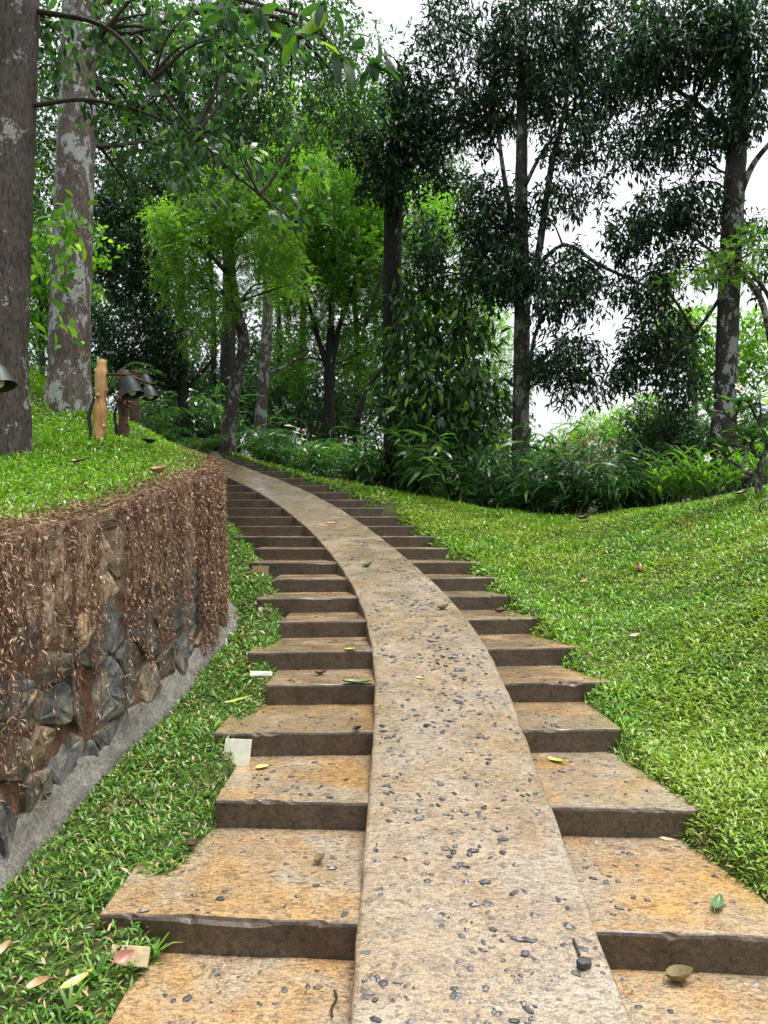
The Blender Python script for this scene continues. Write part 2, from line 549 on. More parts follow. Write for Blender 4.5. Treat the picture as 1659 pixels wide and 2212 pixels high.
XL, XA, XB, XR = np.zeros(NS), np.zeros(NS), np.zeros(NS), np.zeros(NS)
for k in range(1, NS):
    XL[k] = (PL[k] - CX) / FPX * (DK[k] + TL[k])
    XA[k] = (PA[k] - CX) / FPX * DK[k]
    XB[k] = (PB[k] - CX) / FPX * DK[k]
    XR[k] = (PR[k] - CX) / FPX * (DK[k] + TR[k])
XL[0], XA[0], XB[0], XR[0] = -.91, -.155, .745, 1.85
KK = np.arange(NS, dtype=float)
kofy = spline(DK, KK)
yofk = spline(KK, DK)
ks = np.arange(NS)


def smooth1(a):
    b = np.convolve(np.pad(a, 1, mode='edge'), [.25, .5, .25], 'valid')
    return np.convolve(np.pad(b, 1, mode='edge'), [.25, .5, .25], 'valid')


Lk, Rk = spline(KK, smooth1(XL)), spline(KK, smooth1(XR))
Ak, Bk = spline(KK, smooth1(smooth1(smooth1(XA)))), spline(KK, smooth1(smooth1(smooth1(XB))))


def znose(y):
    y = np.asarray(y, float)
    return np.interp(y, np.concatenate([[DK[0] - 3 * .9], DK, [DK[-1] + 3]]), np.concatenate([[-3 * RISE], KK * RISE, [(NS + 4) * RISE]]))


# ------------------------------------------------------------------ terrain
wallx = spline([-4, 0, 2.5, 3.63, 4.28, 5.0, 5.85, 6.5, 7.0, 7.6, 8.2, 9, 10, 11, 12, 13, 14.5, 17],
               [-1.75, -1.8, -1.83, -1.82, -1.79, -1.70, -1.58, -1.53, -1.55, -1.68, -1.88, -2.22, -2.75, -3.35, -4.0, -4.7, -5.8, -7.6])
walltop = spline([-4, 0, 2, 3.63, 4.85, 5.75, 6.6, 8, 9, 10, 12, 14, 17],
                 [EYE - 1.0, EYE - .5, EYE - .22, EYE + .01, EYE + .17, EYE + .38, EYE + .53, EYE + .77, EYE + .95, EYE + 1.13, EYE + 1.5, EYE + 1.85, EYE + 2.2])

ctl = []
for k in range(NS):
    ctl.append((float(Lk(k)), DK[k] + TL[k] * .7, k * RISE - .07))
    ctl.append((float(Rk(k)), DK[k] + TR[k] * .8, k * RISE - .02))
for y in (-2, 0, 2, 3.6, 4.3, 5, 5.85, 7, 8.2, 9, 10, 11, 12, 13):
    ctl.append((float(wallx(y)) - .05, y, float(znose(y)) - .27))
for (px, py, D) in [(1659, 1690, 3.9), (1659, 1500, 4.9), (1659, 1320, 5.9), (1659, 1170, 7.2), (1659, 1072, 9.0), (1400, 1600, 4.75), (1400, 1450, 5.7),
                    (1400, 1300, 7.2), (1400, 1190, 8.6), (1400, 1106, 10.3), (1230, 1320, 7.3), (1230, 1200, 9.0), (1230, 1121, 11.0), (1070, 1215, 8.9),
                    (1070, 1160, 10.0), (1070, 1106, 11.9), (950, 1088, 12.5), (850, 1064, 13.5), (740, 1043, 14.1), (640, 1030, 14.7), (500, 992, 15.6)]:
    p = at(px, py, D)
    ctl.append(tuple(p))
ctl.append((1.52, 3.04, RISE + .005)); ctl.append((1.30, 3.6, RISE + .03)); ctl.append((1.75, 3.3, .26))
for (x, y, z) in [(6, 14, .0), (4, 15, -.6), (2.5, 16, -.7), (1, 17, -.4), (-1, 18, .3), (-3, 19, 1.0), (-5, 20, 1.6), (-8, 22, 2.2), (8, 9, .9), (7, 5, .6),
                  (4.5, 2, -.3), (2.6, 1.2, -1.35), (2, -1, -1.95), (0, -1, -2.1), (0, -4, -2.7), (8, 0, .1), (9, 18, -1), (0, 24, -.4), (6, 24, -1.6), (-10, 28, 2.2),
                  (-6, 16.5, 2.2), (-9, 17, 2.6), (-3, -3, -2.6), (5, -3, -1.4)]:
    ctl.append((x, y, z + EYE))
ctl = np.array(ctl)


def tps_fit(P):
    n = len(P)
    d = np.linalg.norm(P[:, None, :2] - P[None, :, :2], axis=2)
    K = np.where(d > 0, d * d * np.log(np.maximum(d, 1e-9)), 0) + np.eye(n) * 0.02
    A = np.zeros((n + 3, n + 3))
    A[:n, :n] = K
    A[:n, n] = 1; A[:n, n + 1:] = P[:, :2]
    A[n, :n] = 1; A[n + 1:, :n] = P[:, :2].T
    b = np.concatenate([P[:, 2], [0, 0, 0]])
    w = np.linalg.solve(A, b)

    def f(x, y):
        x = np.asarray(x, float); y = np.asarray(y, float)
        sh = x.shape
        x = x.ravel(); y = y.ravel()
        out = np.empty(len(x))
        for i in range(0, len(x), 20000):
            xx, yy = x[i:i + 20000], y[i:i + 20000]
            dd = np.sqrt((xx[:, None] - P[None, :, 0]) ** 2 + (yy[:, None] - P[None, :, 1]) ** 2)
            U = np.where(dd > 0, dd * dd * np.log(np.maximum(dd, 1e-9)), 0)
            out[i:i + 20000] = U @ w[:n] + w[n] + w[n + 1] * xx + w[n + 2] * yy
        return out.reshape(sh)
    return f


_g = tps_fit(ctl)
bctl = []
for y in (-2, 1, 2, 3.63, 4.85, 5.75, 6.6, 7.4, 8.2, 9, 10, 11, 12, 13, 14):
    bctl.append((float(wallx(y)), y, float(walltop(y))))
for (px, py, D) in [(215, 955, 7.3), (265, 945, 8.7), (290, 922, 9.3), (345, 950, 9.4), (5, 985, 7.0), (150, 872, 9.5), (55, 797, 12), (0, 1010, 6.4), (0, 1080, 5.0), (240, 1050, 5.6),
                    (100, 900, 9.0)]:
    bctl.append(tuple(at(px, py, D)))
for (x, y, z) in [(-6, 8, 1.75), (-9, 6, 1.7), (-8, 13, 2.9), (-5, 15, 2.6), (-12, 10, 2.9), (-6, 2, .7), (-3, 2, .05), (-3, -1, -.4), (-7, 16, 2.6), (-14, 16, 2.8), (-14, 3, 1.4)]:
    bctl.append((x, y, z + EYE))
_b = tps_fit(np.array(bctl))


def bank_z(x, y):
    return _b(x, y) + .03 * (vnoise(np.asarray(x) * 2.1, np.asarray(y) * 2.1, 5) - .5)


def ground_z(x, y):
    x = np.asarray(x, float); y = np.asarray(y, float)
    xc = np.clip(x, -14, 14); yc = np.clip(y, -6, 28)
    z = _g(xc, yc)
    z = z + .05 * (vnoise(x * 1.7, y * 1.7, 3) - .5) + .03 * (vnoise(x * 4.3, y * 4.3, 4) - .5)
    k = kofy(y)
    kc = np.clip(k, 0, NS - 1)
    inside = np.minimum(x - Lk(kc), Rk(kc) - x)
    z = z - .3 * sstep(0, .3, inside) * sstep(-4, -1, k) * (k < NS + 3)
    # far country: falls away on the right, keeps height on the left
    r = np.sqrt(x * x + (y - 6) ** 2)
    far = EYE + np.where(x < 0, 1.2, 0) * sstep(0, 12, -x) - 2.2 * sstep(-10, 6, x)
    w = sstep(15, 30, r)
    z = z * (1 - w) + far * w
    under = x < wallx(np.clip(y, -4, 17)) - .12
    z = np.where(under & (y < 15.5), np.minimum(z, znose(y) - .5), z)
    return z


def tread_at(x, y):
    """height of the stair tread under (x, y) or -inf"""
    x = np.asarray(x, float); y = np.asarray(y, float)
    k0 = np.clip(np.interp(y, DK, KK), 0, NS - 1)
    f = np.clip((x - Lk(k0)) / (Rk(k0) - Lk(k0)), -.2, 1.2)
    tilt = np.interp(k0, KK, TL) * (1 - f) + np.interp(k0, KK, TR) * f
    k = np.floor(np.clip(np.interp(y - tilt, DK, KK, left=-1, right=NS), -1, NS)).astype(int)
    ok = (k >= 0) & (k < NS)
    kc = np.clip(k, 0, NS - 1)
    ok &= (x > XL[kc]) & (x < XR[kc])
    return np.where(ok, kc * RISE, -99.)


def ramp_at(x, y):
    k = kofy(y)
    ok = (k > -2) & (k < NS + 2) & (x > Ak(k)) & (x < Bk(k))
    return np.where(ok, znose(y) + .012, -99.)


def surf(x, y):
    x = np.asarray(x, float); y = np.asarray(y, float)
    z = np.maximum(np.maximum(ground_z(x, y), tread_at(x, y)), ramp_at(x, y))
    w = (x < wallx(np.clip(y, -4, 17))) & (y < 15.5)
    return np.where(w, np.maximum(z, bank_z(x, y)), z)


def hit(px, py, d0=2.0, d1=20.0):
    D = np.arange(d0, d1, .01)
    a = at(px, py, 1.0)
    X = a.x * D; Z = EYE + (a.z - EYE) * D
    s = surf(X, D)
    i = np.argmax(s >= Z)
    return Vector((X[i], D[i], s[i]))


# ground sheet: dense near, stretching to the horizon
def stretch(dense, far, n):
    return np.sign(far) * (np.geomspace(1, abs(far), n)[1:]) + dense


gx = np.concatenate([stretch(-8, -600, 22)[::-1], np.arange(-8, 10.01, .1), stretch(10, 600, 22)])
gy = np.concatenate([stretch(-4, -600, 22)[::-1], np.arange(-4, 20.01, .1), stretch(20, 600, 22)])
GX, GY = np.meshgrid(gx, gy)
GZ = ground_z(GX, GY)
ny, nx = GX.shape
ii, jj = np.meshgrid(np.arange(ny - 1), np.arange(nx - 1), indexing='ij')
q = (ii * nx + jj)
gq = np.stack([q, q + 1, q + nx + 1, q + nx], -1).reshape(-1, 4)
me = npmesh('ground', np.stack([GX, GY, GZ], -1), gq)
tag(link('ground', me, M['soil']), kind='structure')

# bank of earth above the wall
by = np.arange(-3, 15.51, .12)
bv = np.concatenate([np.arange(0, 4, .1), np.arange(4, 14, .5)])
BY, BV = np.meshgrid(by, bv, indexing='ij')
BX = wallx(BY) - .02 - BV
BZ = bank_z(BX, BY)
BZ[:, 0] -= .05
nb, nv = BY.shape
ii, jj = np.meshgrid(np.arange(nb - 1), np.arange(nv - 1), indexing='ij')
q = ii * nv + jj
me = npmesh('bank', np.stack([BX, BY, BZ], -1), np.stack([q, q + nv, q + nv + 1, q + 1], -1).reshape(-1, 4))
tag(link('bank', me, M['soil']), kind='structure')

# ------------------------------------------------------------------ stairway: steps, ramp, embedded stones
stair = empty('garden_stairway', (0, DK[1], 0), 'long curving outdoor stairway of wet ochre concrete steps with a smooth ramp down its middle', 'stairway')
SO = np.array(stair.location)
step_objs = []
for k in range(NS):
    yl, yr = DK[k] + TL[k], DK[k] + TR[k]
    if k + 1 < NS: bl, br = DK[k + 1] + TL[k + 1], DK[k + 1] + TR[k + 1]
    else: bl, br = yl + .35, yr + .35
    n = 90 if k < 5 else 40 if k < 9 else 14
    t = np.linspace(0, 1, n)
    xs = XL[k] + (XR[k] - XL[k]) * t
    yf = yl + (yr - yl) * t + (vnoise(xs * 9, xs * 0 + k * 3.7, 7) - .5) * .014
    # back edge tucked 3 cm under the next step, extrapolated along its line
    if k + 1 < NS:
        tt = (xs - XL[k + 1]) / (XR[k + 1] - XL[k + 1])
        yb = bl + (br - bl) * tt + .03
    else:
        yb = bl + (br - bl) * t
    z = k * RISE
    chip = np.maximum(0, vnoise(xs * 34, xs * 0 + k * 2.9, 9) - .74) * .05 * (k < 9) + np.maximum(0, vnoise(xs * 6, xs * 0 + k * 1.9, 10) - .8) * .06
    jz = (vnoise(xs * 11, xs * 0 + k * 5.1, 8) - .5) * .008
    rows = [(yb, np.full(n, z + .004)), (yf * .6 + yb * .4, np.full(n, z) + jz * .3), (yf + .010 + chip, np.full(n, z - .001) + jz * .6), (yf + .004 + chip, np.full(n, z - .005) + jz - chip * .8), (yf + chip * .2, np.full(n, z - .016) + jz - chip), (yf + .006, np.full(n, z - RISE - .06))]
    V = np.concatenate([np.stack([xs, yy, zz], 1) for yy, zz in rows])
    Q, mi = [], []
    for r in range(len(rows) - 1):
        for i in range(n - 1):
            a = r * n + i
            Q.append((a, a + n, a + n + 1, a + 1))
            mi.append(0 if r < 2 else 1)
    # end walls: fan polygons as quads
    nb_ = len(V)
    V = np.concatenate([V, [[xs[0], yb[0], z - RISE - .06], [xs[-1], yb[-1], z - RISE - .06]]])
    lr = len(rows) - 1
    Q += [(0, nb_, lr * n, n), (n, lr * n, 4 * n, 2 * n), (2 * n, 4 * n, 3 * n, 2 * n + 0)] if False else [(nb_, lr * n, 4 * n, n), (n, 4 * n, 3 * n, 2 * n)]
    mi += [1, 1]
    e = n - 1
    Q += [(nb_ + 1, n + e, 4 * n + e, lr * n + e), (n + e, 2 * n + e, 3 * n + e, 4 * n + e)]
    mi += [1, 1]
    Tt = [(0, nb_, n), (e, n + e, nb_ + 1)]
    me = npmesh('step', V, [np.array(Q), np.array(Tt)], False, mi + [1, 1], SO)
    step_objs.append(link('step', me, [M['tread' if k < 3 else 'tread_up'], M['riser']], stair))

kr = np.arange(-2.0, NS + 2.01, .125)
tc = np.array([0, .004, .012, .03, .12, .25, .4, .55, .7, .85, .95, .985, .994, 1.0])
yk = yofk(kr)
xa = Ak(kr) + (vnoise(kr * 7, kr * 0, 21) - .5) * .012
xb = Bk(kr) + (vnoise(kr * 7, kr * 0 + 9, 22) - .5) * .012
zk = znose(yk) + .014
prof = np.array([-.22, -.012, -.002, .0, .002, .003, .002, .0, .0, .002, .0, -.002, -.012, -.22])
RV = np.stack([xa[:, None] + (xb - xa)[:, None] * tc[None], np.repeat(yk[:, None], len(tc), 1), zk[:, None] + prof[None] + 0 * tc[None]], -1)
RV[:, 2:-2, 2] += (vnoise(RV[:, 2:-2, 0] * 6, RV[:, 2:-2, 1] * 6, 31) - .5) * .010
nr, nc = len(kr), len(tc)
ii, jj = np.meshgrid(np.arange(nr - 1), np.arange(nc - 1), indexing='ij')
q = ii * nc + jj
rq = np.stack([q, q + 1, q + nc + 1, q + nc], -1).reshape(-1, 4)
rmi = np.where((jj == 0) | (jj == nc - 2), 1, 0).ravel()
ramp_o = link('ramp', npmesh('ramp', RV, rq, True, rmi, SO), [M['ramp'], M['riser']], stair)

peb_me = []
for i in range(7):
    bm = bmesh.new()
    bmesh.ops.create_icosphere(bm, subdivisions=1, radius=.5)
    sc_ = Vector((1, random.uniform(.55, .9), random.uniform(.5, .7)))
    for v in bm.verts:
        v.co = Vector([v.co[a] * sc_[a] for a in range(3)]) * random.uniform(.75, 1.2)
    me = bpy.data.meshes.new('pebble')
    bm.to_mesh(me); bm.free()
    me.materials.append(M['pebble'])
    peb_me.append(me)
pv = []
for i in range(1700):
    k = rng.random() ** 1.45 * 11 + .05
    t = .04 + .92 * rng.random()
    if vnoise(k * 2.2, t * 3.5, 41) < .27: continue
    x = float(Ak(k) + (Bk(k) - Ak(k)) * t); y = float(yofk(k))
    pv.append((y, x, float(znose(y)) + .014, ramp_o, .023 + .038 * rng.random() ** 1.5, .28))
for k in range(0, 9):
    for side in (0, 1):
        for i in range((44, 40, 34, 22, 14, 10, 6, 5, 3)[k]):
            x0, x1 = (XL[k] + .12, XA[k] - .03) if side == 0 else (XB[k] + .04, XR[k] - .1)
            y = DK[k] + .05 + (DK[k + 1] - DK[k] - .12) * rng.random()
            x = x0 + (x1 - x0) * rng.random()
            if float(ground_z(x, y)) > k * RISE - .02: continue
            pv.append((y, x, k * RISE + .002, step_objs[k], .021 + .028 * rng.random() ** 1.5, .30))
pv.sort(key=lambda p: p[0] / p[4])
restV = MB()
for i, (y, x, z, par, s, up) in enumerate(pv):
    sx = s * random.uniform(.9, 1.35)
    Mx = Matrix.LocRotScale(Vector((x, y, z + s * (up - .36))), Matrix.Rotation(random.uniform(0, 6.28), 3, 'Z').to_quaternion(), Vector((sx, s, s * random.uniform(.6, 1.0))))
    me = random.choice(peb_me)
    if i < 290:
        o = bpy.data.objects.new('pebble', me)
        COL.objects.link(o)
        o.parent = par
        o.matrix_basis = Matrix.Translation(-Vector(SO)) @ Mx
    else:
        co = np.array([list(Mx @ v.co) for v in me.vertices])
        restV.add(co, np.array([list(p.vertices) for p in me.polygons]))
if restV.n:
    o = restV.obj('gravel', M['pebble'], ramp_o, False)
    o['kind'] = 'stuff'

# ------------------------------------------------------------------ retaining wall
wall = empty('retaining_wall', (float(wallx(5)), 5.0, float(znose(5)) - .3), 'curved rubble stone retaining wall with red mortar, dry creeper hanging over it', 'wall')
wy = np.arange(.5, 14.6, .02)
wxx = wallx(wy)
ws = np.concatenate([[0], np.cumsum(np.hypot(np.diff(wxx), np.diff(wy)))])
S_of_y = lambda y: np.interp(y, wy, ws)
y_of_s = lambda s: np.interp(s, ws, wy)
foot = lambda y: znose(y) - .42


def wallpt(s, z, out):
    """point on the wall face; the face leans back a little"""
    s = np.asarray(s, float); z = np.asarray(z, float)
    y = y_of_s(s); x = wallx(y)
    dx = (wallx(y + .02) - wallx(y - .02)) / .04
    n = np.stack([np.ones_like(dx), -dx], -1) / np.sqrt(1 + dx * dx)[..., None]
    h = (z - foot(y)) / np.maximum(walltop(y) - foot(y), .2)
    o = out + .07 * (1 - h)
    return np.stack([x + n[..., 0] * o, y + n[..., 1] * o, z], -1)


# mortar core: face sheet
sg = np.arange(0, ws[-1], .05)
hg = np.linspace(0, 1, 30)
SG, HG = np.meshgrid(sg, hg, indexing='ij')
yy = y_of_s(SG)
ZG = foot(yy) + (walltop(yy) - foot(yy) - .02) * HG
og = -.016 + .035 * (vnoise(SG * 9, ZG * 9, 51) - .5) + .03 * (vnoise(SG * 2.5, ZG * 2.5, 52) - .5)
WV = wallpt(SG, ZG, og)
top2 = WV[:, -1].copy(); top2[:, 0] -= .35
WV = np.concatenate([WV, top2[:, None]], 1)
n0, n1 = WV.shape[:2]
ii, jj = np.meshgrid(np.arange(n0 - 1), np.arange(n1 - 1), indexing='ij')
q = ii * n1 + jj
link('mortar', npmesh('mortar', WV, np.stack([q, q + n1, q + n1 + 1, q + 1], -1).reshape(-1, 4), True, None, wall.location), M['mortar'], wall)


def clip_poly(poly, p, n):
    out = []
    for i in range(len(poly)):
        a, b = poly[i], poly[(i + 1) % len(poly)]
        da, db = np.dot(a - p, n), np.dot(b - p, n)
        if da <= 0: out.append(a)
        if da * db < 0: out.append(a + (b - a) * da / (da - db))
    return out


s0, s1 = float(S_of_y(2.6)), float(S_of_y(8.6))
seeds = []
tries = 0
while tries < 9000 and len(seeds) < 200:
    tries += 1
    s = rng.uniform(s0, s1); y = float(y_of_s(s))
    z = rng.uniform(float(foot(y)) + .05, float(walltop(y)))
    hrel = (z - float(foot(y)))
    rmin = .13 + .26 * vnoise(s * 3.1, z * 3.1, 61) ** 1.2
    if all((s - a) ** 2 + ((z - b) * 1.25) ** 2 > rmin * rmin for a, b in seeds): seeds.append((s, z))
seeds = np.array(seeds)
ANI = np.array([1, 1.2])
for i in range(len(seeds)):
    c = seeds[i] * ANI
    poly = [c + np.array(v) * .3 for v in ((-1, -1), (1, -1), (1, 1), (-1, 1))]
    oth = seeds * ANI
    dd = np.linalg.norm(oth - c, axis=1)
    for j in np.argsort(dd)[1:14]:
        nv = (oth[j] - c) / dd[j]
        poly = clip_poly(poly, (c + oth[j]) / 2 - nv * rng.uniform(.001, .013), nv)
        if len(poly) < 3: break
    if len(poly) < 3: continue
    y = float(y_of_s(seeds[i][0]))
    zt, zb = float(walltop(y)) - .05, float(foot(y))
    P2 = np.array(poly) / ANI
    # cut corners, add points
    P3 = []
    for a in range(len(P2)):
        p0, p1, p2_ = P2[a - 1], P2[a], P2[(a + 1) % len(P2)]
        f = rng.uniform(.04, .2)
        P3 += [p1 + (p0 - p1) * f, p1 + (p2_ - p1) * f]
    P2 = np.array(P3) + rng.normal(0, .006, (len(P3), 2))
    P2[:, 1] = np.clip(P2[:, 1], zb, zt)
    cen = P2.mean(0)
    if np.ptp(P2[:, 1]) < .06 or np.ptp(P2[:, 0]) < .05: continue
    n = len(P2)
    proud = rng.uniform(-.012, .016)
    ta, tb_ = rng.normal(0, .13, 2)
    tl = lambda q_: ta * (q_[:, 0] - cen[0]) + tb_ * (q_[:, 1] - cen[1])
    ring = lambda f, o, jt: wallpt(cen[0] + (P2[:, 0] - cen[0]) * f, cen[1] + (P2[:, 1] - cen[1]) * f, o + (tl(P2) * f if f < .99 else 0) + (rng.random(n) - .5) * jt)
    V = np.concatenate([ring(1, np.full(n, -.06), 0), ring(.985, np.full(n, proud * .6 - .012), .016), ring(.88, np.full(n, proud), .014), ring(.5, np.full(n, proud + .004), .02), wallpt(cen[:1], cen[1:], np.array([proud + .004]))])
    F4, F3 = [], []
    for r in range(3):
        for a in range(n):
            b = (a + 1) % n
            F4.append((r * n + a, r * n + b, (r + 1) * n + b, (r + 1) * n + a))
    for a in range(n): F3.append((3 * n + a, 3 * n + (a + 1) % n, 4 * n))
    hrel = (cen[1] - zb) / (zt - zb)
    if hrel > .66 + .34 * (vnoise(cen[0] * 2.6, 4.2, 67) - .5) and rng.random() < .85: continue
    tan = hrel + .25 * (vnoise(cen[0] * 1.8, cen[1] * 1.8, 66) - .5) > .72 or rng.random() < .03
    link('stone', npmesh('stone', V, [np.array(F4), np.array(F3)], False, None, wall.location), M['stone_tan'] if tan else M[random.choice(['stone_dark', 'stone_dark', 'stone_mid'])], wall)

# sandy render left on the upper half of the wall, ragged below
M['render'], nt, b = newmat('sandy render')
p_ = wpos(nt)
n1 = noise(nt, 5, 8, .7, scaled(nt, p_, (1, 1, .7)), .5); n2 = noise(nt, 34, 6, .75, scaled(nt, p_, (1, 1, .45)))
c_ = ramp(nt, n1.outputs[0], [(.36, (.085, .055, .035)), (.47, (.26, .19, .12)), (.56, (.36, .27, .17)), (.66, (.42, .27, .12))]).outputs[0]
c_ = mixc(nt, .8, c_, ramp(nt, n2.outputs[0], [(.36, (.25, .22, .19)), (.55, (1.1, 1.1, 1.1))]).outputs[0], 'MULTIPLY')
nt.links.new(c_, b.inputs['Base Color']); b.inputs['Roughness'].default_value = .75
nt.links.new(bump(nt, n2.outputs[0], .8, .015, bump(nt, n1.outputs[0], .8, .03)), b.inputs['Normal'])
hg2 = np.linspace(0, 1, 24)
sg2 = np.arange(0, ws[-1], .035)
SG, HG = np.meshgrid(sg2, hg2, indexing='ij')
yy = y_of_s(SG)
hb = .60 + .34 * (vnoise(SG * 2.6, SG * 0 + 4.2, 67) - .5) + .10 * (vnoise(SG * 9, SG * 0, 68) - .5)
ZG = foot(yy) + (walltop(yy) - foot(yy)) * (hb + (1.0 - hb) * HG) - .015
og = .012 + .05 * (vnoise(SG * 3, ZG * 4, 53) - .5) + .035 * (vnoise(SG * 9, ZG * 11, 54) - .5) + .02 * (vnoise(SG * 22, ZG * 26, 55) - .5) - .05 * (1 - sstep(0, .12, HG))
crack = np.abs(vnoise(SG * 2.4, ZG * 3.1, 56) - .5) < .022
og = og - .035 * crack
PV = wallpt(SG, ZG, og)
back = PV[:, -1].copy(); back[:, 0] -= .3
PV = np.concatenate([PV, back[:, None]], 1)
n0, n1 = PV.shape[:2]
ii, jj = np.meshgrid(np.arange(n0 - 1), np.arange(n1 - 1), indexing='ij')
q = ii * n1 + jj
link('render_coat', npmesh('render_coat', PV, np.stack([q, q + n1, q + n1 + 1, q + 1], -1).reshape(-1, 4), False, None, wall.location), M['render'], wall)

# grey mortar footing along the wall
fy = np.arange(.5, 9.6, .08)
fs = S_of_y(fy)
cols = []
nzf = vnoise(fy * 3, fy * 0, 71)
wid = (.30 + .6 * sstep(6.4, 7.0, fy) * (1 - sstep(7.3, 7.9, fy))) * (.8 + .5 * vnoise(fy * 2.2, fy * 0 + 3, 75))
gf = np.maximum(ground_z(wallx(fy) + .18, fy), znose(fy) - .34)
hi = gf + .09 + .12 * nzf
for (o, z) in ((-.05, hi), (.0, hi), ((.035 + .02 * nzf) * wid, hi - .03), ((.11 + .05 * nzf) * wid, gf + .05), ((.18 + .05 * nzf) * wid, gf + .02), ((.2 + .05 * nzf) * wid, gf - .12)):
    c = wallpt(fs, z, np.zeros_like(z))
    dx = (wallx(fy + .02) - wallx(fy - .02)) / .04
    nn = np.stack([np.ones_like(dx), -dx], -1) / np.sqrt(1 + dx * dx)[..., None]
    c[:, 0] += nn[:, 0] * o; c[:, 1] += nn[:, 1] * o
    c[:, 2] += (vnoise(fy * 9, fy * 0 + 7, 72) - .5) * .012
    cols.append(c)
FV = np.stack(cols, 1)
n0, n1 = FV.shape[:2]
ii, jj = np.meshgrid(np.arange(n0 - 1), np.arange(n1 - 1), indexing='ij')
q = ii * n1 + jj
link('footing', npmesh('footing', FV, np.stack([q, q + 1, q + n1 + 1, q + n1], -1).reshape(-1, 4), True, None, wall.location), M['footing'], wall)

# dry creeper hanging over the wall
vm, sm = MB(), MB()
LP, LD, LN, LL, LW = [], [], [], [], []
nst = 0
colc = []
y_ = 2.4
while y_ < 9.0:
    wgt = 1.5 if y_ > 6.2 else (.75 if y_ < 3.95 else .5)
    wgt *= rng.uniform(.15, 1.4)
    colc.append((float(S_of_y(y_)), wgt, rng.uniform(.018, .05)))
    y_ += rng.uniform(.06, .17)
colc = np.array(colc)
for i in range(640):
    ci = rng.choice(len(colc), p=colc[:, 1] / colc[:, 1].sum())
    s = float(np.clip(rng.normal(colc[ci, 0], colc[ci, 2]), S_of_y(2.4), S_of_y(9.0)))
    y = float(y_of_s(s))
    dens = np.clip(colc[ci, 1], .1, 1.4) * .75
    nst += 1
    zt = float(walltop(y)) + .02
    H = zt - float(foot(y)) - .1
    ln = H * np.clip(rng.beta(1.7, 1.6) * (.55 + dens * .75), .1, 1.05)
    n = max(4, int(ln / .05))
    hh = np.linspace(0, ln, n)
    sw = s + np.cumsum(rng.normal(0, .011, n))
    out = .03 + .035 * rng.random() + .012 * np.sin(hh * 9 + rng.random() * 6)
    out[0] = -.05
    P = wallpt(sw, zt - hh, out)
    tube(sm, P, np.full(n, .0018 + .0016 * rng.random()), 3, 0, False)
    m = int(ln / .0125)
    t = rng.random(m) * (n - 1)
    i0 = np.clip(t.astype(int), 0, n - 2)
    B = P[i0] + (P[i0 + 1] - P[i0]) * (t - i0)[:, None] + rng.normal(0, .008, (m, 3))
    d = np.stack([rng.normal(.35, .5, m), rng.normal(-.05, .6, m), rng.normal(-.75, .5, m)], 1)
    LP.append(B); LD.append(d); LN.append(rdir(m) + np.array([.8, -.4, .6])); LL.append(rng.uniform(.018, .045, m)); LW.append(rng.uniform(.004, .010, m))
# litter along the wall top
m = 15000
y = rng.uniform(2.2, 9.5, m)
off = rng.exponential(.16, m) * (.5 + 1.3 * vnoise(y * 2.2, y * 0, 83))
x = wallx(y) + .05 - off
z = bank_z(x, y) + .015 + .02 * rng.random(m) - np.where(off < .05, .06 * rng.random(m), 0)
LP.append(np.stack([x, y, z], 1)); d = rdir(m); d[:, 2] = np.abs(d[:, 2]) * .3 - .1; d[:, 0] += .3
LD.append(d); LN.append(rdir(m) * .5 + np.array([0, 0, 1])); LL.append(rng.uniform(.02, .05, m)); LW.append(rng.uniform(.004, .01, m))
leaves(np.concatenate(LP), np.concatenate(LD), np.concatenate(LN), np.concatenate(LL), np.concatenate(LW), 'rhomb', vm)
cr = vm.obj('dry_creeper', M['dry'], None, False)
tag(cr, 'mass of dry brown creeper strands hanging over the stone wall', 'creeper', kind='stuff')
st_ = sm.obj('creeper_stems', M['drystem'], cr, False)
st_['kind'] = 'stuff'

# ------------------------------------------------------------------ grass
crest = spline([-8, -5, -3.2, -1.7, -.75, .2, .9, 1.96, 2.65, 3.54, 4.5, 6, 9], [19, 17, 15.8, 14.9, 14.3, 13.7, 12.7, 12.1, 11.2, 10.5, 9.3, 8.0, 6.5])


def grass(name, m, n, xr, yr, keep, zf, size=(.032, .062), dens0=3.6, flat=.55, label=None):
    x = rng.uniform(*xr, n); y = rng.uniform(*yr, n)
    p = np.minimum(1, (dens0 / np.maximum(y, 1.5)) ** 1.25)
    ok = (rng.random(n) < p) & keep(x, y)
    ok &= np.abs(x) < .62 * y + 1.3
    x, y = x[ok], y[ok]
    z = zf(x, y)
    # nothing grows out of concrete
    tr = np.maximum(tread_at(x, y), ramp_at(x, y))
    ok = (z > tr - .012)
    x, y, z = x[ok], y[ok], z[ok]
    N_ = len(x)
    gr = 1 + .16 * np.maximum(0, y - 4) / 2
    gr = np.minimum(gr, 1.8)
    L = rng.uniform(*size, N_) * gr * (.7 + .5 * vnoise(x * 3, y * 3, 91))
    az = rng.uniform(0, 2 * math.pi, N_)
    el = np.abs(rng.normal(flat, .33, N_))
    d = np.stack([np.cos(az) * np.cos(el), np.sin(az) * np.cos(el), np.sin(el)], 1)
    nn = np.stack([-np.cos(az) * np.sin(el), -np.sin(az) * np.sin(el), np.cos(el)], 1) + rng.normal(0, .3, (N_, 3))
    hgt = rng.uniform(0, .025, N_)
    mb = leaves(np.stack([x, y, z + hgt - .004], 1), d, nn, L, L * rng.uniform(.17, .27, N_), 'blade')
    o = mb.obj(name, m, None, True)
    tag(o, label, 'grass', kind='stuff')
    print(name, N_)


def keep_right(x, y):
    k = np.clip(kofy(y), -2, NS - 1)
    return (x > np.maximum(Rk(k) - .25, Bk(k) + .02)) & (y < crest(x) + 1.2)


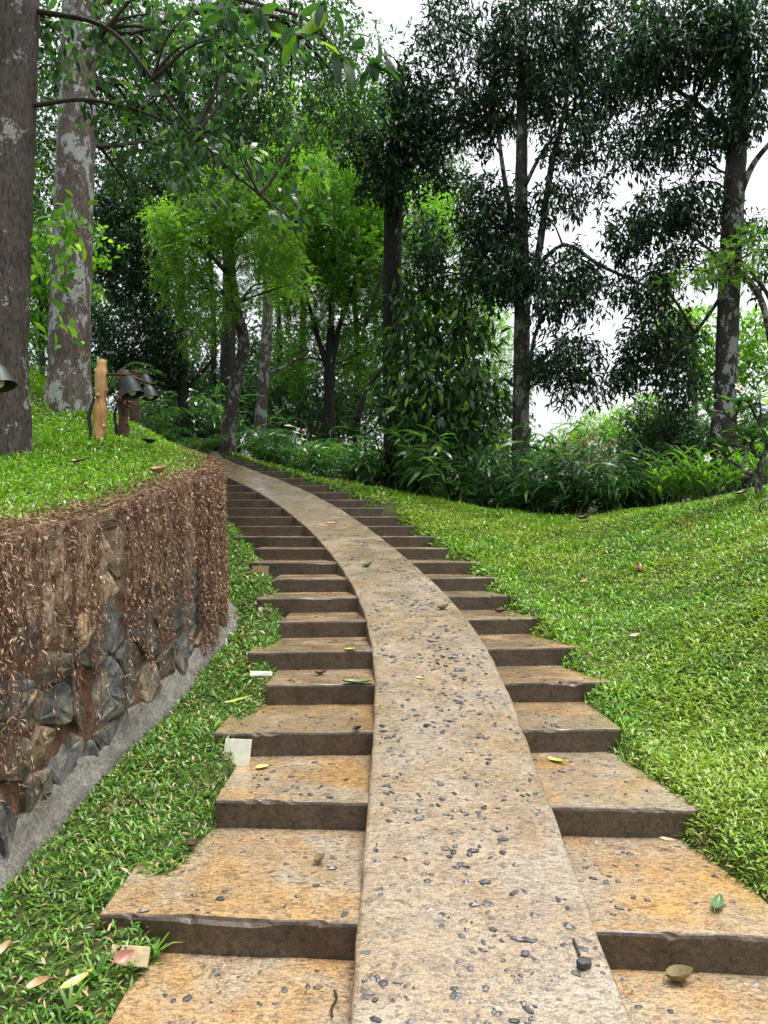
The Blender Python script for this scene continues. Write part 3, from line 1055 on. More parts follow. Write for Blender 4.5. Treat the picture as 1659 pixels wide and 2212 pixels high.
def keep_left(x, y):
    k = np.clip(kofy(y), -2, NS - 1)
    fz = vnoise(y * 5, x * 5, 95)
    nogo = (np.abs(x - (wallx(y) + .26)) < .10 + .1 * fz) & (y > 6.6) & (y < 7.6)
    return (x < np.minimum(Lk(k) + .35, Ak(k) - .02)) & (x > wallx(np.clip(y, -4, 17)) + .10 + .06 * fz)


def keep_bank(x, y):
    off = wallx(y) - x
    thin = np.clip((off - .02) / .35, 0, 1)
    return (off > .0) & (rng.random(len(x)) < thin ** 1.3 * 1.0 + .04)


grass('lawn_grass', M['lawn'], 900000, (.2, 8.5), (1.6, 14.5), keep_right, ground_z, (.026, .054), 3.8, .36, 'bright green lawn sloping up on the right of the stairs')
grass('lawn_grass', M['lawn'], 60000, (-4.5, 1.0), (12.0, 17.5), keep_right, ground_z, (.034, .066), 5.5, .36, 'narrow grass edge beside the upper right stair ends')
grass('verge_grass', M['verge'], 130000, (-3.2, -.3), (1.4, 12), keep_left, ground_z, (.030, .062), 4.2, .36, 'strip of creeping grass between stone wall and left stair ends')
grass('bank_grass', M['bank'], 260000, (-8, -1.4), (2.2, 13.5), keep_bank, bank_z, (.034, .062), 5.0, .38, 'bright grass bank above the stone wall around the trees')


# ------------------------------------------------------------------ trees and shrubs
def scatter(blobs, L, wr, kind, mb, lai=1.6, cl=9, droop=.35, pinnate=False, hollow=.15):
    """leaves gathered on twig ends inside ellipsoids; blob = (px, py, D, rx px, ry px[, density factor])"""
    tips = []
    for bl in blobs:
        px, py, D, rx, ry = bl[:5]
        f = bl[5] if len(bl) > 5 else 1.0
        c = np.array(at(px, py, D))
        a, h = rx / FPX * D, ry / FPX * D
        dep = min(max(a, h) * .9, 2.6)
        area = math.pi * a * h
        n = int(area * lai * f * 2.1 / (L * L * wr * .5 * .5))
        nc_ = max(3, n // cl)
        u = rdir(nc_) * (hollow + (1 - hollow) * rng.random((nc_, 1)) ** .45)
        C = c + u * np.array([a, dep, h])
        keep = vnoise(C[:, 0] / L / 4 + 7, C[:, 2] / L / 4 + C[:, 1] / L / 6, 17) > .27
        C = C[keep]
        nc_ = len(C)
        tips.append(C)
        tw = nrm(u[keep] * .6 + rdir(nc_) * .8 + np.array([0, 0, -droop * .4]))
        if pinnate:
            m = 9
            t = np.linspace(.1, 1, m)
            rl = L * 4.2
            base = C[:, None] + tw[:, None] * (t[None, :, None] * rl) + np.array([0, 0, -1.]) * (t[None, :, None] ** 2 * rl * .35)
            sd = nrm(np.cross(tw, np.array([0, 0, 1.]) + rdir(nc_) * .4))
            for sg in (1, -1):
                d = sd[:, None] * sg + tw[:, None] * .5 + rng.normal(0, .12, (nc_, m, 3)) + np.array([0, 0, -.25])
                nn = np.cross(sd, tw)[:, None] + rng.normal(0, .25, (nc_, m, 3))
                ll = L * (1 - .45 * t)[None] * rng.uniform(.8, 1.2, (nc_, m))
                leaves(base.reshape(-1, 3), d.reshape(-1, 3), nn.reshape(-1, 3), ll.ravel(), ll.ravel() * wr, 'rhomb', mb)
        else:
            m = cl
            base = C[:, None] + tw[:, None] * rng.uniform(-.2, 1.2, (nc_, m, 1)) * L * 1.1 + rng.normal(0, L * .45, (nc_, m, 3))
            d = tw[:, None] * .5 + rng.normal(0, .75, (nc_, m, 3)) + np.array([0, 0, -droop])
            nn = rng.normal(0, .55, (nc_, m, 3)) + np.array([0, 0, 1.0])
            ll = L * rng.uniform(.65, 1.2, (nc_, m))
            leaves(base.reshape(-1, 3), d.reshape(-1, 3), nn.reshape(-1, 3), ll.ravel(), ll.ravel() * wr, kind, mb)
    return np.concatenate(tips)


def pxtube(mb, pts, seg=9, jit=.06, sub=None):
    """pts: (px, py, D, width px)"""
    P = [at(a, b, D) for a, b, D, w in pts]
    r = [w / FPX * D * .5 for a, b, D, w in pts]
    tube(mb, P, r, seg, jit, True, sub or max(6, 5 * len(pts)))


def tree(name, label, bark, trunk, limbs=(), crown=(), leaf=('deep', .12, .34, 'fold'), lai=1.6, cl=9, droop=.35, pinnate=False, twigs=26, group=None, cat='tree', sink=.15, extra=(), seg=12):
    b = at(*trunk[0][:3])
    root = empty(name, b, label, cat, group)
    mb = MB()
    t0 = list(trunk)
    P = [at(a, y_, D) for a, y_, D, w in t0]
    r = [w / FPX * D * .5 for a, y_, D, w in t0]
    dn = (P[0] - P[1]).normalized()
    P = [P[0] + Vector((0, 0, -sink * 2)) , P[0]] + P[1:]
    r = [r[0] * 1.25, r[0] * 1.12] + r[1:]
    tube(mb, P, r, seg, .07, True, 10 * len(P))
    mb.obj('trunk', bark, root)
    for lm in limbs:
        mb = MB()
        pxtube(mb, lm, 7, .08)
        mb.obj('branch', bark, root)
    if crown:
        mb = MB()
        tips = scatter(crown, leaf[1], leaf[2], leaf[3], mb, lai, cl, droop, pinnate)
        for ex in extra:
            scatter(ex[0], ex[1], ex[2], leaf[3], mb, lai, cl, droop, pinnate)
        mb.obj('crown', M[leaf[0]], root, True)
        # thin boughs from the trunk or limbs out to the foliage
        anchors = [np.array(p) for p in P[2:]] + [np.array(at(*q[:3])) for lm in limbs for q in lm]
        tb = MB()
        sel = rng.choice(len(tips), min(twigs, len(tips)), replace=False)
        for i in sel:
            tp = tips[i]
            A = min(anchors, key=lambda q: np.linalg.norm((q - tp) * np.array([1, 1, .8])) + .4 * max(0, q[2] - tp[2] + .3))
            ln = np.linalg.norm(tp - A)
            mid = A * .5 + tp * .5 + np.array([0, 0, .12 * ln]) + rng.normal(0, .05 * ln, 3)
            tube(tb, [A, A * .75 + mid * .25 + rng.normal(0, .02 * ln, 3), mid, tp], [.018 + .008 * ln, .016 + .006 * ln, .012 + .003 * ln, .004], 5, 0, False, 8)
        tb.obj('boughs', M['wood_dark'], root)['kind'] = 'stuff'
    return root


# 1 big brown trunk at the left edge, with the limbs that reach over the path
t1 = tree('broadleaf_tree', 'large brown trunk at the left frame edge with leafy limbs reaching over the path', M['bark_brown'],
          [(-2, 985, 7.0, 122), (0, 800, 7.0, 112), (10, 500, 7.05, 112), (18, 200, 7.1, 116), (24, -60, 7.1, 120), (30, -700, 7.2, 110)],
          [[(60, 230, 7.1, 12), (180, 215, 7.2, 9), (300, 240, 7.3, 7), (420, 290, 7.4, 4)],
           [(60, 20, 7.1, 14), (230, 60, 7.2, 10), (330, 170, 7.2, 8), (430, 300, 7.3, 6), (560, 420, 7.4, 5), (640, 480, 7.4, 3)],
           [(40, -160, 7.0, 30), (300, -60, 6.0, 18), (560, 10, 4.9, 10), (690, 60, 4.4, 8), (740, 130, 4.2, 6)]],
          [(170, 70, 7.6, 120, 80, .5), (330, 60, 7.5, 150, 80, .55), (520, 110, 7.4, 150, 80, .5), (300, 250, 7.6, 130, 70, .45), (430, 330, 7.4, 110, 70, .4), (560, 420, 7.5, 110, 50, .35), (640, 330, 7.6, 90, 60, .3), (440, 400, 7.4, 60, 40, .35)],
          ('deep', .135, .42, 'leaf'), 1.0, 6, .55, False, 34, sink=.3)
fb = MB()
for (px, py, D, n) in [(735, 110, 4.2, 9), (800, 150, 4.15, 8), (640, 55, 4.5, 9), (560, 30, 4.7, 9), (480, 20, 5.0, 9), (700, 30, 4.4, 8), (820, 90, 4.25, 5)]:
    c = np.array(at(px, py, D))
    d = rng.normal(0, .7, (n, 3)) + np.array([.25, -.1, -.35])
    leaves(c + rng.normal(0, .03, (n, 3)), d, rng.normal(0, .5, (n, 3)) + np.array([0, -.3, 1]), rng.uniform(.13, .21, n), rng.uniform(.05, .08, n), 'big', fb)
fb.obj('near_foliage', M['broad'], t1)
for c_ in t1.children:
    if c_.name.startswith('branch'): c_.data.materials[0] = M['wood_dark']
# small leafy sprays on the trunk side
fb = MB()
scatter([(150, 500, 7.6, 55, 60, .35), (110, 580, 7.4, 60, 40, .35), (130, 700, 7.6, 35, 30, .2)], .15, .4, 'leaf', fb, 1.0, 5, .4)
fb.obj('side_foliage', M['mid'], t1)

t2 = tree('lichen_tree', 'thick trunk with white lichen patches standing on the grass bank behind the wooden post', M['bark_pale'],
          [(150, 880, 9.5, 96), (150, 800, 9.5, 88), (155, 560, 9.6, 86), (165, 300, 9.7, 80), (170, 120, 9.8, 76), (175, -80, 9.8, 70), (178, -500, 9.8, 60)],
          [[(165, 160, 9.8, 34), (300, 60, 10.2, 24), (470, 20, 10.8, 16), (620, 40, 11.4, 10)], [(170, 60, 9.8, 34), (280, -60, 10, 24), (400, -140, 11, 16)]],
          [(240, 150, 11.5, 170, 130), (330, 330, 12, 150, 110), (460, 180, 12, 170, 130), (640, 170, 12.5, 170, 120), (560, 320, 12.5, 120, 80, .8), (720, 260, 13, 120, 70, .6), (330, 20, 11, 240, 80), (620, 30, 11.5, 200, 60), (110, 330, 11.5, 60, 160)],
          ('deep', .095, .40, 'fold'), .7, 9, .4, False, 50, sink=.3)

t3 = tree('feathery_tree', 'young leaning tree with pale bark and feathery lime green foliage left of centre', M['bark_grey'],
          [(492, 962, 14.8, 34), (500, 880, 14.8, 30), (515, 800, 14.8, 27), (527, 745, 14.8, 26), (508, 660, 14.7, 24), (498, 560, 14.6, 20), (506, 450, 14.5, 14), (510, 330, 14.5, 8)],
          [[(500, 600, 14.7, 12), (440, 540, 14.4, 9), (380, 510, 14.2, 5)], [(505, 520, 14.6, 10), (590, 440, 14.4, 7), (650, 400, 14.4, 4)]],
          [(400, 530, 13.9, 85, 80), (470, 440, 14, 85, 80), (360, 480, 13.8, 50, 50), (560, 500, 14.3, 100, 90), (450, 640, 14.2, 80, 60), (420, 720, 14.4, 50, 40, .7), (540, 390, 14.3, 90, 70), (590, 600, 14.6, 90, 70, .8), (640, 360, 14.4, 80, 60), (380, 600, 14, 55, 60)],
          ('lime', .062, .42, 'rhomb'), 1.3, 18, .3, True, 34)

tree('slim_tree', 'slim pale lichened trunk standing among undergrowth right of the leaning feathery tree', M['bark_pale'],
     [(562, 950, 18, 26), (566, 860, 18, 25), (574, 760, 18, 24), (578, 640, 18, 20), (580, 460, 18, 14)], [[(570, 810, 18, 9), (620, 790, 18, 6), (680, 750, 18, 4)]],
     [(580, 520, 18.5, 90, 90), (640, 600, 18.5, 80, 60, .6)], ('mid', .11, .4, 'fold'), 1.0, 9, .4, False, 14)
tree('dark_tree', 'dark mossy trunk close behind the leaning feathery tree', M['bark_dark'],
     [(498, 945, 17, 36), (492, 800, 17, 34), (495, 650, 17, 30), (490, 400, 17, 22)], [],
     [(470, 330, 18, 120, 90, .9)], ('dark', .13, .4, 'fold'), 1.3, 9, .4, False, 12)
tree('forked_tree', 'black forked trunk fanning into many thin limbs, green crown behind the path', M['bark_dark'],
     [(712, 920, 19, 24), (711, 850, 19, 22), (712, 790, 19, 24), (715, 700, 19, 14), (720, 560, 19, 9), (722, 420, 19, 6)],
     [[(711, 800, 19, 18), (690, 740, 19, 12), (668, 660, 19, 8), (640, 560, 19, 5)], [(714, 790, 19, 16), (735, 700, 18.9, 11), (770, 600, 18.8, 8), (800, 500, 18.7, 5)],
      [(770, 910, 18, 14), (800, 830, 18, 12), (830, 790, 18, 9)], [(790, 700, 17.5, 8), (820, 610, 17.5, 9), (845, 540, 17.5, 7), (900, 480, 17.5, 5)]],
     [(720, 480, 19, 120, 110), (650, 580, 19.3, 90, 100), (790, 560, 19, 100, 110), (700, 660, 19.5, 110, 80, .8), (610, 470, 18.6, 90, 80), (850, 640, 19.5, 80, 90), (800, 760, 20, 80, 70, .8), (880, 470, 19, 90, 80), (640, 780, 20.5, 70, 70, .7)],
     ('mid', .095, .42, 'rhomb'), 1.8, 18, .3, True, 34)
tree('lime_tree', 'tall tree with bright lime upper foliage showing between the dark crowns at centre', M['bark_grey'],
     [(650, 900, 22, 14), (660, 600, 22, 13), (690, 350, 22, 10), (720, 250, 22, 6)], [],
     [(700, 330, 18, 110, 90), (640, 260, 17.5, 90, 60), (800, 240, 20, 80, 50, 1.1), (760, 400, 21, 110, 80), (600, 330, 20.5, 80, 70), (960, 480, 21, 70, 80), (1020, 640, 21, 80, 90), (1060, 740, 20, 50, 80)],
     ('lime', .095, .42, 'rhomb'), 1.4, 18, .3, True, 18)

t7 = tree('dark_tree', 'straight black trunk with a dense dark crown at the centre of the lawn edge', M['bark_dark'],
          [(850, 1060, 14.6, 46), (849, 940, 14.6, 42), (846, 760, 14.6, 40), (848, 560, 14.6, 40), (852, 420, 14.6, 42), (858, 330, 14.6, 36), (862, 150, 14.6, 24)],
          [[(855, 420, 14.6, 22), (800, 340, 14.3, 15), (760, 300, 14.2, 8)], [(856, 400, 14.6, 22), (920, 300, 14.6, 15), (980, 220, 14.6, 8)]],
          [(850, 330, 14.2, 110, 80, 1.2), (930, 260, 14.4, 100, 90, 1.1), (790, 290, 14, 70, 50), (860, 200, 14.4, 90, 70), (840, 410, 14.2, 80, 40, 1.1), (1000, 300, 14.6, 60, 60, .9), (940, 380, 14.4, 50, 40, .7)],
          ('dark', .15, .34, 'fold'), 1.05, 9, .45, False, 36)

t8 = tree('dark_tree', 'tall grey lichened trunk right of centre with dark drooping foliage against the sky', M['bark_grey'],
          [(1125, 1108, 13.6, 40), (1124, 1000, 13.6, 38), (1126, 820, 13.6, 36), (1128, 640, 13.6, 35), (1126, 430, 13.6, 28), (1128, 240, 13.6, 24), (1130, 60, 13.6, 20), (1134, -200, 13.6, 14)],
          [[(1135, 640, 13.6, 20), (1160, 560, 13.5, 17), (1178, 440, 13.4, 15), (1195, 340, 13.3, 14), (1215, 260, 13.2, 10), (1235, 150, 13.2, 6)],
           [(1110, 500, 13.6, 14), (1090, 390, 13.7, 11), (1075, 280, 13.8, 8), (1060, 180, 13.8, 5)],
           [(1135, 400, 13.5, 10), (1165, 340, 13.4, 8), (1200, 290, 13.3, 6)],
           [(1140, 820, 13.6, 10), (1165, 700, 13.2, 8), (1210, 640, 13, 6), (1300, 600, 12.8, 4)],
           [(1140, 600, 13.5, 10), (1215, 530, 13.0, 8), (1300, 575, 12.6, 8), (1400, 620, 12.4, 5)],
           [(1115, 140, 13.6, 12), (1040, 90, 13.6, 8), (930, 30, 13.6, 5)]],
          [(1010, 70, 13.8, 120, 80), (1150, 80, 13.4, 130, 90), (1300, 60, 13.4, 130, 80), (1090, 200, 14, 130, 70), (1240, 200, 13.2, 110, 70), (1020, 250, 14, 80, 60), (1330, 170, 13.2, 80, 60, .8),
           (1260, 310, 13, 90, 55), (1050, 470, 13.6, 90, 90, 1.3), (960, 530, 13.8, 80, 90, 1.2), (1080, 590, 13.4, 90, 70, 1.3), (1170, 440, 13.2, 40, 40, .7), (1250, 420, 13, 60, 40, .8),
           (1220, 590, 13, 90, 45, 1.1), (1190, 650, 12.8, 70, 40), (1280, 640, 12.6, 60, 40, .9), (1230, 770, 12.8, 85, 60, .9), (1310, 800, 12.6, 60, 50, .7), (1180, 800, 13, 45, 50, .7), (1250, 850, 12.7, 60, 30, .5)],
          ('dark', .155, .28, 'fold'), 1.08, 9, .75, False, 70)

t9 = tree('dark_tree', 'thick dark trunk with round lichen spots near the right edge', M['bark_spot'],
          [(1562, 945, 11.6, 50), (1566, 860, 11.6, 46), (1572, 700, 11.6, 46), (1580, 520, 11.6, 46), (1588, 380, 11.6, 44), (1598, 220, 11.6, 38), (1606, 40, 11.6, 30), (1612, -200, 11.6, 22)],
          [[(1592, 440, 11.6, 16), (1630, 350, 11.4, 13), (1680, 290, 11.2, 10)], [(1590, 300, 11.6, 14), (1500, 220, 11.8, 10), (1420, 170, 12, 6)],
           [(1572, 620, 11.6, 10), (1500, 720, 11.8, 7), (1440, 780, 12, 4)], [(1575, 560, 11.6, 12), (1640, 640, 11.2, 14), (1670, 760, 11.0, 14)]],
          [(1480, 80, 11.6, 130, 90, 1.2), (1600, 100, 11.4, 110, 100, 1.2), (1400, 130, 12, 80, 80), (1440, 260, 12, 80, 50, .9), (1500, 300, 11.8, 70, 60, .9), (1390, 330, 12, 70, 50, .8), (1600, 250, 11.4, 60, 60),
           (1420, 470, 12, 80, 60), (1350, 520, 12.2, 60, 50, .8), (1500, 440, 11.8, 70, 60), (1490, 570, 11.8, 80, 50), (1400, 620, 12, 80, 50), (1420, 720, 12.2, 75, 70, 1.1), (1360, 800, 12.4, 60, 45, .9), (1470, 820, 12.4, 60, 60), (1640, 560, 11.4, 40, 70, .8), (1625, 470, 11.4, 40, 40, .6)],
          ('dark', .145, .30, 'fold'), 1.12, 9, .7, False, 60)

tree('feathery_tree', 'feathery fern-leaved green branches in front of the right edge trunk', M['wood_dark'],
     [(1700, 1050, 11, 14), (1690, 800, 11, 12), (1660, 640, 10.9, 9), (1600, 560, 10.8, 5)], [],
     [(1560, 590, 10.8, 80, 18, .6), (1590, 550, 10.8, 70, 24, .5), (1640, 510, 10.8, 50, 30, .4), (1490, 600, 11, 60, 16, .5)], ('mid', .045, .3, 'rhomb'), 1.0, 18, .2, True, 10)
tree('lime_tree', 'bright yellow-green young tree beyond the lawn behind the right edge trunk', M['bark_grey'],
     [(1500, 960, 17, 14), (1500, 850, 17, 12), (1500, 720, 17, 8)], [],
     [(1500, 740, 17, 70, 70), (1460, 700, 17, 50, 40), (1620, 760, 16, 60, 80), (1540, 830, 17, 60, 50)], ('lime', .15, .45, 'fold'), 1.3, 8, .3, False, 12)
tree('dark_shrub', 'dense dark green shrub on the lawn edge left of the frangipani', M['wood_dark'],
     [(1450, 1045, 12.6, 12), (1450, 960, 12.6, 10), (1450, 900, 12.6, 6)], [],
     [(1420, 920, 12.8, 80, 60, 1.2), (1480, 960, 12.6, 70, 60, 1.1), (1390, 980, 13, 60, 40), (1540, 980, 12.6, 70, 60)], ('deep', .085, .4, 'fold'), 1.5, 9, .3, False, 20, cat='shrub')
tree('dark_shrub', 'dark bushy shrub behind the frangipani at the right edge', M['wood_dark'],
     [(1620, 1045, 12.4, 12), (1620, 980, 12.4, 10), (1620, 930, 12.4, 6)], [],
     [(1600, 990, 12.4, 80, 55, 1.2), (1660, 960, 12.4, 70, 80, 1.1), (1560, 1030, 12.4, 70, 35, 1.2), (1640, 1035, 12.2, 70, 35, 1.2)], ('deep', .09, .4, 'fold'), 1.3, 9, .3, False, 20, cat='shrub')
tree('rusty_shrub', 'olive shrub with rusty orange leaf tips in the gap beside the grey lichened trunk', M['wood_dark'],
     [(1260, 1075, 15, 10), (1260, 1010, 15, 8), (1260, 960, 15, 5)], [],
     [(1260, 985, 15, 75, 40), (1310, 1010, 15, 70, 40), (1210, 1015, 15, 50, 35)], ('orange', .07, .42, 'rhomb'), 1.2, 18, .2, True, 14, cat='shrub')
tree('green_tree', 'pale green far tree low in the sky gap right of centre', M['wood_dark'],
     [(1340, 1060, 24, 8), (1340, 960, 24, 7), (1340, 900, 24, 4)], [],
     [(1330, 920, 24, 70, 45), (1290, 950, 25, 60, 40), (1400, 900, 24, 60, 50)], ('lime', .14, .42, 'fold'), 1.2, 8, .3, False, 10)
tree('far_tree', 'faint distant tree on the skyline in the bright gap', M['wood_dark'],
     [(1240, 1060, 40, 6), (1240, 990, 40, 5), (1240, 950, 40, 3)], [],
     [(1240, 945, 40, 50, 26, .8), (1300, 915, 42, 50, 30, .6), (1200, 980, 40, 50, 20)], ('mid', .25, .42, 'fold'), 1.0, 8, .3, False, 8)
tree('broadleaf_shrub', 'tall broad-leaved shrub with glossy hanging leaves between the black trunk and the grey trunk', M['wood_dark'],
     [(950, 1060, 14.4, 16), (948, 950, 14.4, 14), (945, 800, 14.3, 10), (940, 660, 14.2, 6)], [[(900, 980, 14.4, 8), (880, 880, 14.2, 6), (860, 790, 14, 4)], [(1000, 1000, 14.4, 8), (1030, 900, 14.3, 6), (1040, 800, 14.2, 4)]],
     [(900, 740, 14, 70, 70), (990, 720, 14.1, 80, 70), (940, 820, 13.9, 100, 70, 1.1), (1030, 860, 14, 70, 70, 1.1), (940, 920, 13.9, 90, 60, 1.1), (860, 860, 14, 50, 60, .8), (1010, 960, 13.9, 80, 50), (900, 640, 14.3, 60, 50, .8), (990, 620, 14.3, 70, 60, .8)],
     ('broad', .22, .34, 'leaf'), 1.0, 6, .8, False, 24, cat='shrub')
tree('dark_tree', 'dense blue-green tree mass between the lichened trunk and the feathery tree', M['bark_dark'],
     [(395, 900, 15.5, 22), (395, 760, 15.5, 20), (392, 600, 15.5, 16), (388, 420, 15.5, 10)], [[(394, 840, 15.5, 12), (440, 800, 15.5, 9), (470, 760, 15.5, 5)]],
     [(280, 560, 15, 100, 110, 1.1), (300, 720, 15.2, 110, 80, 1.2), (250, 430, 15, 80, 70), (360, 400, 15.4, 80, 70, .8), (260, 810, 15.2, 80, 40), (380, 800, 15.6, 60, 40, .6)],
     ('dark', .115, .38, 'fold'), 1.4, 9, .4, False, 40)
tree('leafy_tree', 'green sapling with round leaves behind the left edge trunk', M['wood_dark'],
     [(90, 800, 12.5, 12), (88, 640, 12.5, 10), (84, 400, 12.5, 6)], [],
     [(80, 420, 12.5, 40, 80), (85, 560, 12.4, 45, 70), (215, 560, 13, 40, 90, .7), (85, 680, 12.5, 45, 60)], ('mid', .13, .5, 'leaf'), 1.2, 6, .4, False, 12)
# slender trunks deep in the wood
for (px, y0, y1, D, w, lab) in [(360, 880, 500, 20, 12, 'slender black stem far left in the dark wood'), (458, 880, 560, 21, 14, 'slender black stem left of the leaning tree'),
                                (600, 920, 560, 24, 14, 'thin dark stem deep in the wood right of the pale trunk'), (770, 960, 620, 23, 16, 'thin dark stem behind the forked tree'), (925, 980, 560, 22, 16, 'thin dark stem behind the broad-leaved shrub')]:
    tree('thin_tree', lab, M['bark_dark'], [(px, y0 + 20, D, w), (px + 4, (y0 + y1) / 2, D, w * .9), (px - 4, y1, D, w * .6), (px + 6, y1 - 260, D, w * .4)], [],
         [(px, y1 - 60, D, 70, 70, .8), (px + 30, y1 - 180, D, 80, 70, .7)], ('deep', .14, .4, 'fold'), 1.0, 9, .4, False, 8, sink=.6)

# the wood behind, one mass of leaves
mb = MB()
scatter([(250, 300, 24, 220, 180, .35), (520, 250, 26, 230, 170, .3), (760, 330, 26, 170, 150, .4), (260, 620, 24, 200, 170, 1.0), (470, 760, 25, 190, 120, .8), (680, 820, 26, 200, 110, .95), (880, 760, 25, 160, 160, .7), (560, 870, 23, 260, 70, 1.6),
         (1000, 880, 23, 150, 120, 1.0), (560, 900, 22, 220, 70, 1.2), (330, 850, 22, 150, 80, 1.2), (800, 930, 22, 200, 70, 1.2), (620, 120, 25, 300, 120, .25), (1080, 1000, 20, 130, 60, 1.2), (1460, 1000, 22, 180, 60, .8), (60, 650, 20, 120, 250, .9), (1600, 950, 22, 120, 100, .7)],
        .2, .42, 'fold', mb, .95, 9, .3)
tag(mb.obj('background_wood', M['deep'], None, True), 'mass of leaves of the wood behind the named trees', 'wood', kind='stuff')

# ------------------------------------------------------------------ undergrowth
def bamboo_mesh(i):
    mb = MB(); sb = MB()
    r_ = np.random.default_rng(300 + i)
    for c in range(13):
        az = r_.uniform(0, 6.28); ln = r_.uniform(.4, 1.25); lean = r_.uniform(.25, .8)
        n = 7
        t = np.linspace(0, 1, n)
        P = np.stack([np.cos(az) * lean * ln * t ** 1.5 + r_.normal(0, .07), np.sin(az) * lean * ln * t ** 1.5 + r_.normal(0, .07), ln * t - .28 * ln * lean * t ** 3], 1)
        tube(sb, P, np.linspace(.006, .002, n), 3, 0, False)
        m = 13
        tt = r_.uniform(.25, 1, m)
        B = np.stack([np.interp(tt, t, P[:, a]) for a in range(3)], 1)
        a2 = az + r_.normal(0, 1.0, m)
        d = np.stack([np.cos(a2), np.sin(a2), r_.normal(-.1, .4, m)], 1)
        leaves(B, d, r_.normal(0, .35, (m, 3)) + np.array([0, 0, 1]), r_.uniform(.18, .38, m), r_.uniform(.028, .05, m), 'long', mb)
    return mb.mesh('blades'), sb.mesh('stems')


def fern_mesh(i):
    mb = MB(); sb = MB()
    r_ = np.random.default_rng(400 + i)
    for c in range(9):
        az = r_.uniform(0, 6.28); ln = r_.uniform(.7, 1.2)
        t = np.linspace(0, 1, 9)
        P = np.stack([np.cos(az) * ln * .75 * t, np.sin(az) * ln * .75 * t, ln * (.9 * t - .62 * t ** 2.2)], 1)
        tube(sb, P, np.linspace(.007, .002, 9), 3, 0, False)
        m = 15
        tt = np.linspace(.15, 1, m)
        B = np.stack([np.interp(tt, t, P[:, a]) for a in range(3)], 1)
        sd = np.array([-math.sin(az), math.cos(az), 0])
        fw = np.array([math.cos(az), math.sin(az), 0])
        for s in (1, -1):
            d = sd * s + fw * .55 + r_.normal(0, .07, (m, 3)) + np.array([0, 0, -.15])
            leaves(B, d, r_.normal(0, .1, (m, 3)) + np.array([0, 0, 1]), .30 * (1 - .6 * tt ** 2), np.full(m, .026), 'long', mb)
    return mb.mesh('blades'), sb.mesh('stems')


def ginger_mesh(i):
    mb = MB(); sb = MB()
    r_ = np.random.default_rng(500 + i)
    for c in range(7):
        x, y = r_.normal(0, .09, 2); ln = r_.uniform(.4, .8); lx, ly = r_.normal(0, .12, 2)
        P = np.array([[x, y, 0], [x + lx * .4, y + ly * .4, ln * .5], [x + lx, y + ly, ln]])
        tube(sb, P, [.009, .008, .005], 4, 0, False)
        m = 9
        tt = np.linspace(.3, 1, m)
        B = P[0] + (P[2] - P[0]) * tt[:, None]
        az = np.arange(m) * 2.4 + r_.normal(0, .3, m)
        d = np.stack([np.cos(az) * .8, np.sin(az) * .8, .75 * np.ones(m)], 1)
        leaves(B, d, np.stack([-np.cos(az), -np.sin(az), .9 * np.ones(m)], 1), r_.uniform(.18, .3, m), r_.uniform(.045, .07, m), 'big', mb)
    return mb.mesh('blades'), sb.mesh('stems')


PLM = {'bamboo': [bamboo_mesh(i) for i in range(5)], 'fern': [fern_mesh(i) for i in range(3)], 'ginger': [ginger_mesh(i) for i in range(3)]}


def plant(kind, name, label, cat, group, loc, s, m, var):
    root = empty(name, loc, label, cat, group)
    root.rotation_euler = (0, 0, random.uniform(0, 6.28))
    root.scale = (s, s, s)
    bl, st = PLM[kind][var % len(PLM[kind])]
    link('leaves', bl, m, root)
    link('stems', st, M['stem'], root)
    return root


BG_ = 'bamboo grass clumps along the far lawn edge'
cnt = 0
for i in range(64):
    t = i / 63
    px = 330 + t * 1110 + random.uniform(-14, 14)
    # just past the crest
    x0 = np.interp(px, [300, 500, 640, 740, 850, 950, 1070, 1230, 1330, 1440], [-5.6, -3.1, -1.7, -.75, .2, .9, 1.75, 2.65, 3.2, 3.9])
    y0 = float(crest(x0)) + .25 + random.uniform(0, 1.7)
    x = (px - CX) / FPX * y0
    if px < 470: y0 = random.uniform(15.6, 17.5); x = (px - CX) / FPX * y0
    z = float(ground_z(x, y0))
    s = random.choice([random.uniform(.45, .8), random.uniform(.8, 1.15), random.uniform(1.15, 1.6)]) * (1.0 if 1130 < px < 1330 else 1.0)
    plant('bamboo', 'bamboo_grass', 'clump of dark glossy bamboo grass growing along the far lawn edge', 'bamboo grass', BG_, (x, y0, z - .05), s, M['bamboo'], i)
FLAB = ['low fern nearest the grass bank edge, behind the post lamps', 'fern between the grass bank and the dark slender stems', 'fern right of the bank crest below the dark tree mass', 'highest fern, just right of the post lamp shades', 'fern left of the leaning feathery tree foot', 'small fern right of the leaning feathery tree foot', 'fern directly behind the leaning feathery tree foot']
for fi, (px, py, D, s) in enumerate([(330, 905, 12.3, .9), (375, 925, 13.4, 1.0), (420, 930, 14.5, 1.0), (310, 870, 12.8, 1.0), (440, 950, 15.6, .9), (540, 985, 16.2, .8), (470, 950, 16.4, 1.1)]):
    p = at(px, py, D)
    plant('fern', 'fern', FLAB[fi], 'fern', 'ferns behind the grass bank', p - Vector((0, 0, .45 * s)), s, M['bamboo'], int(px))
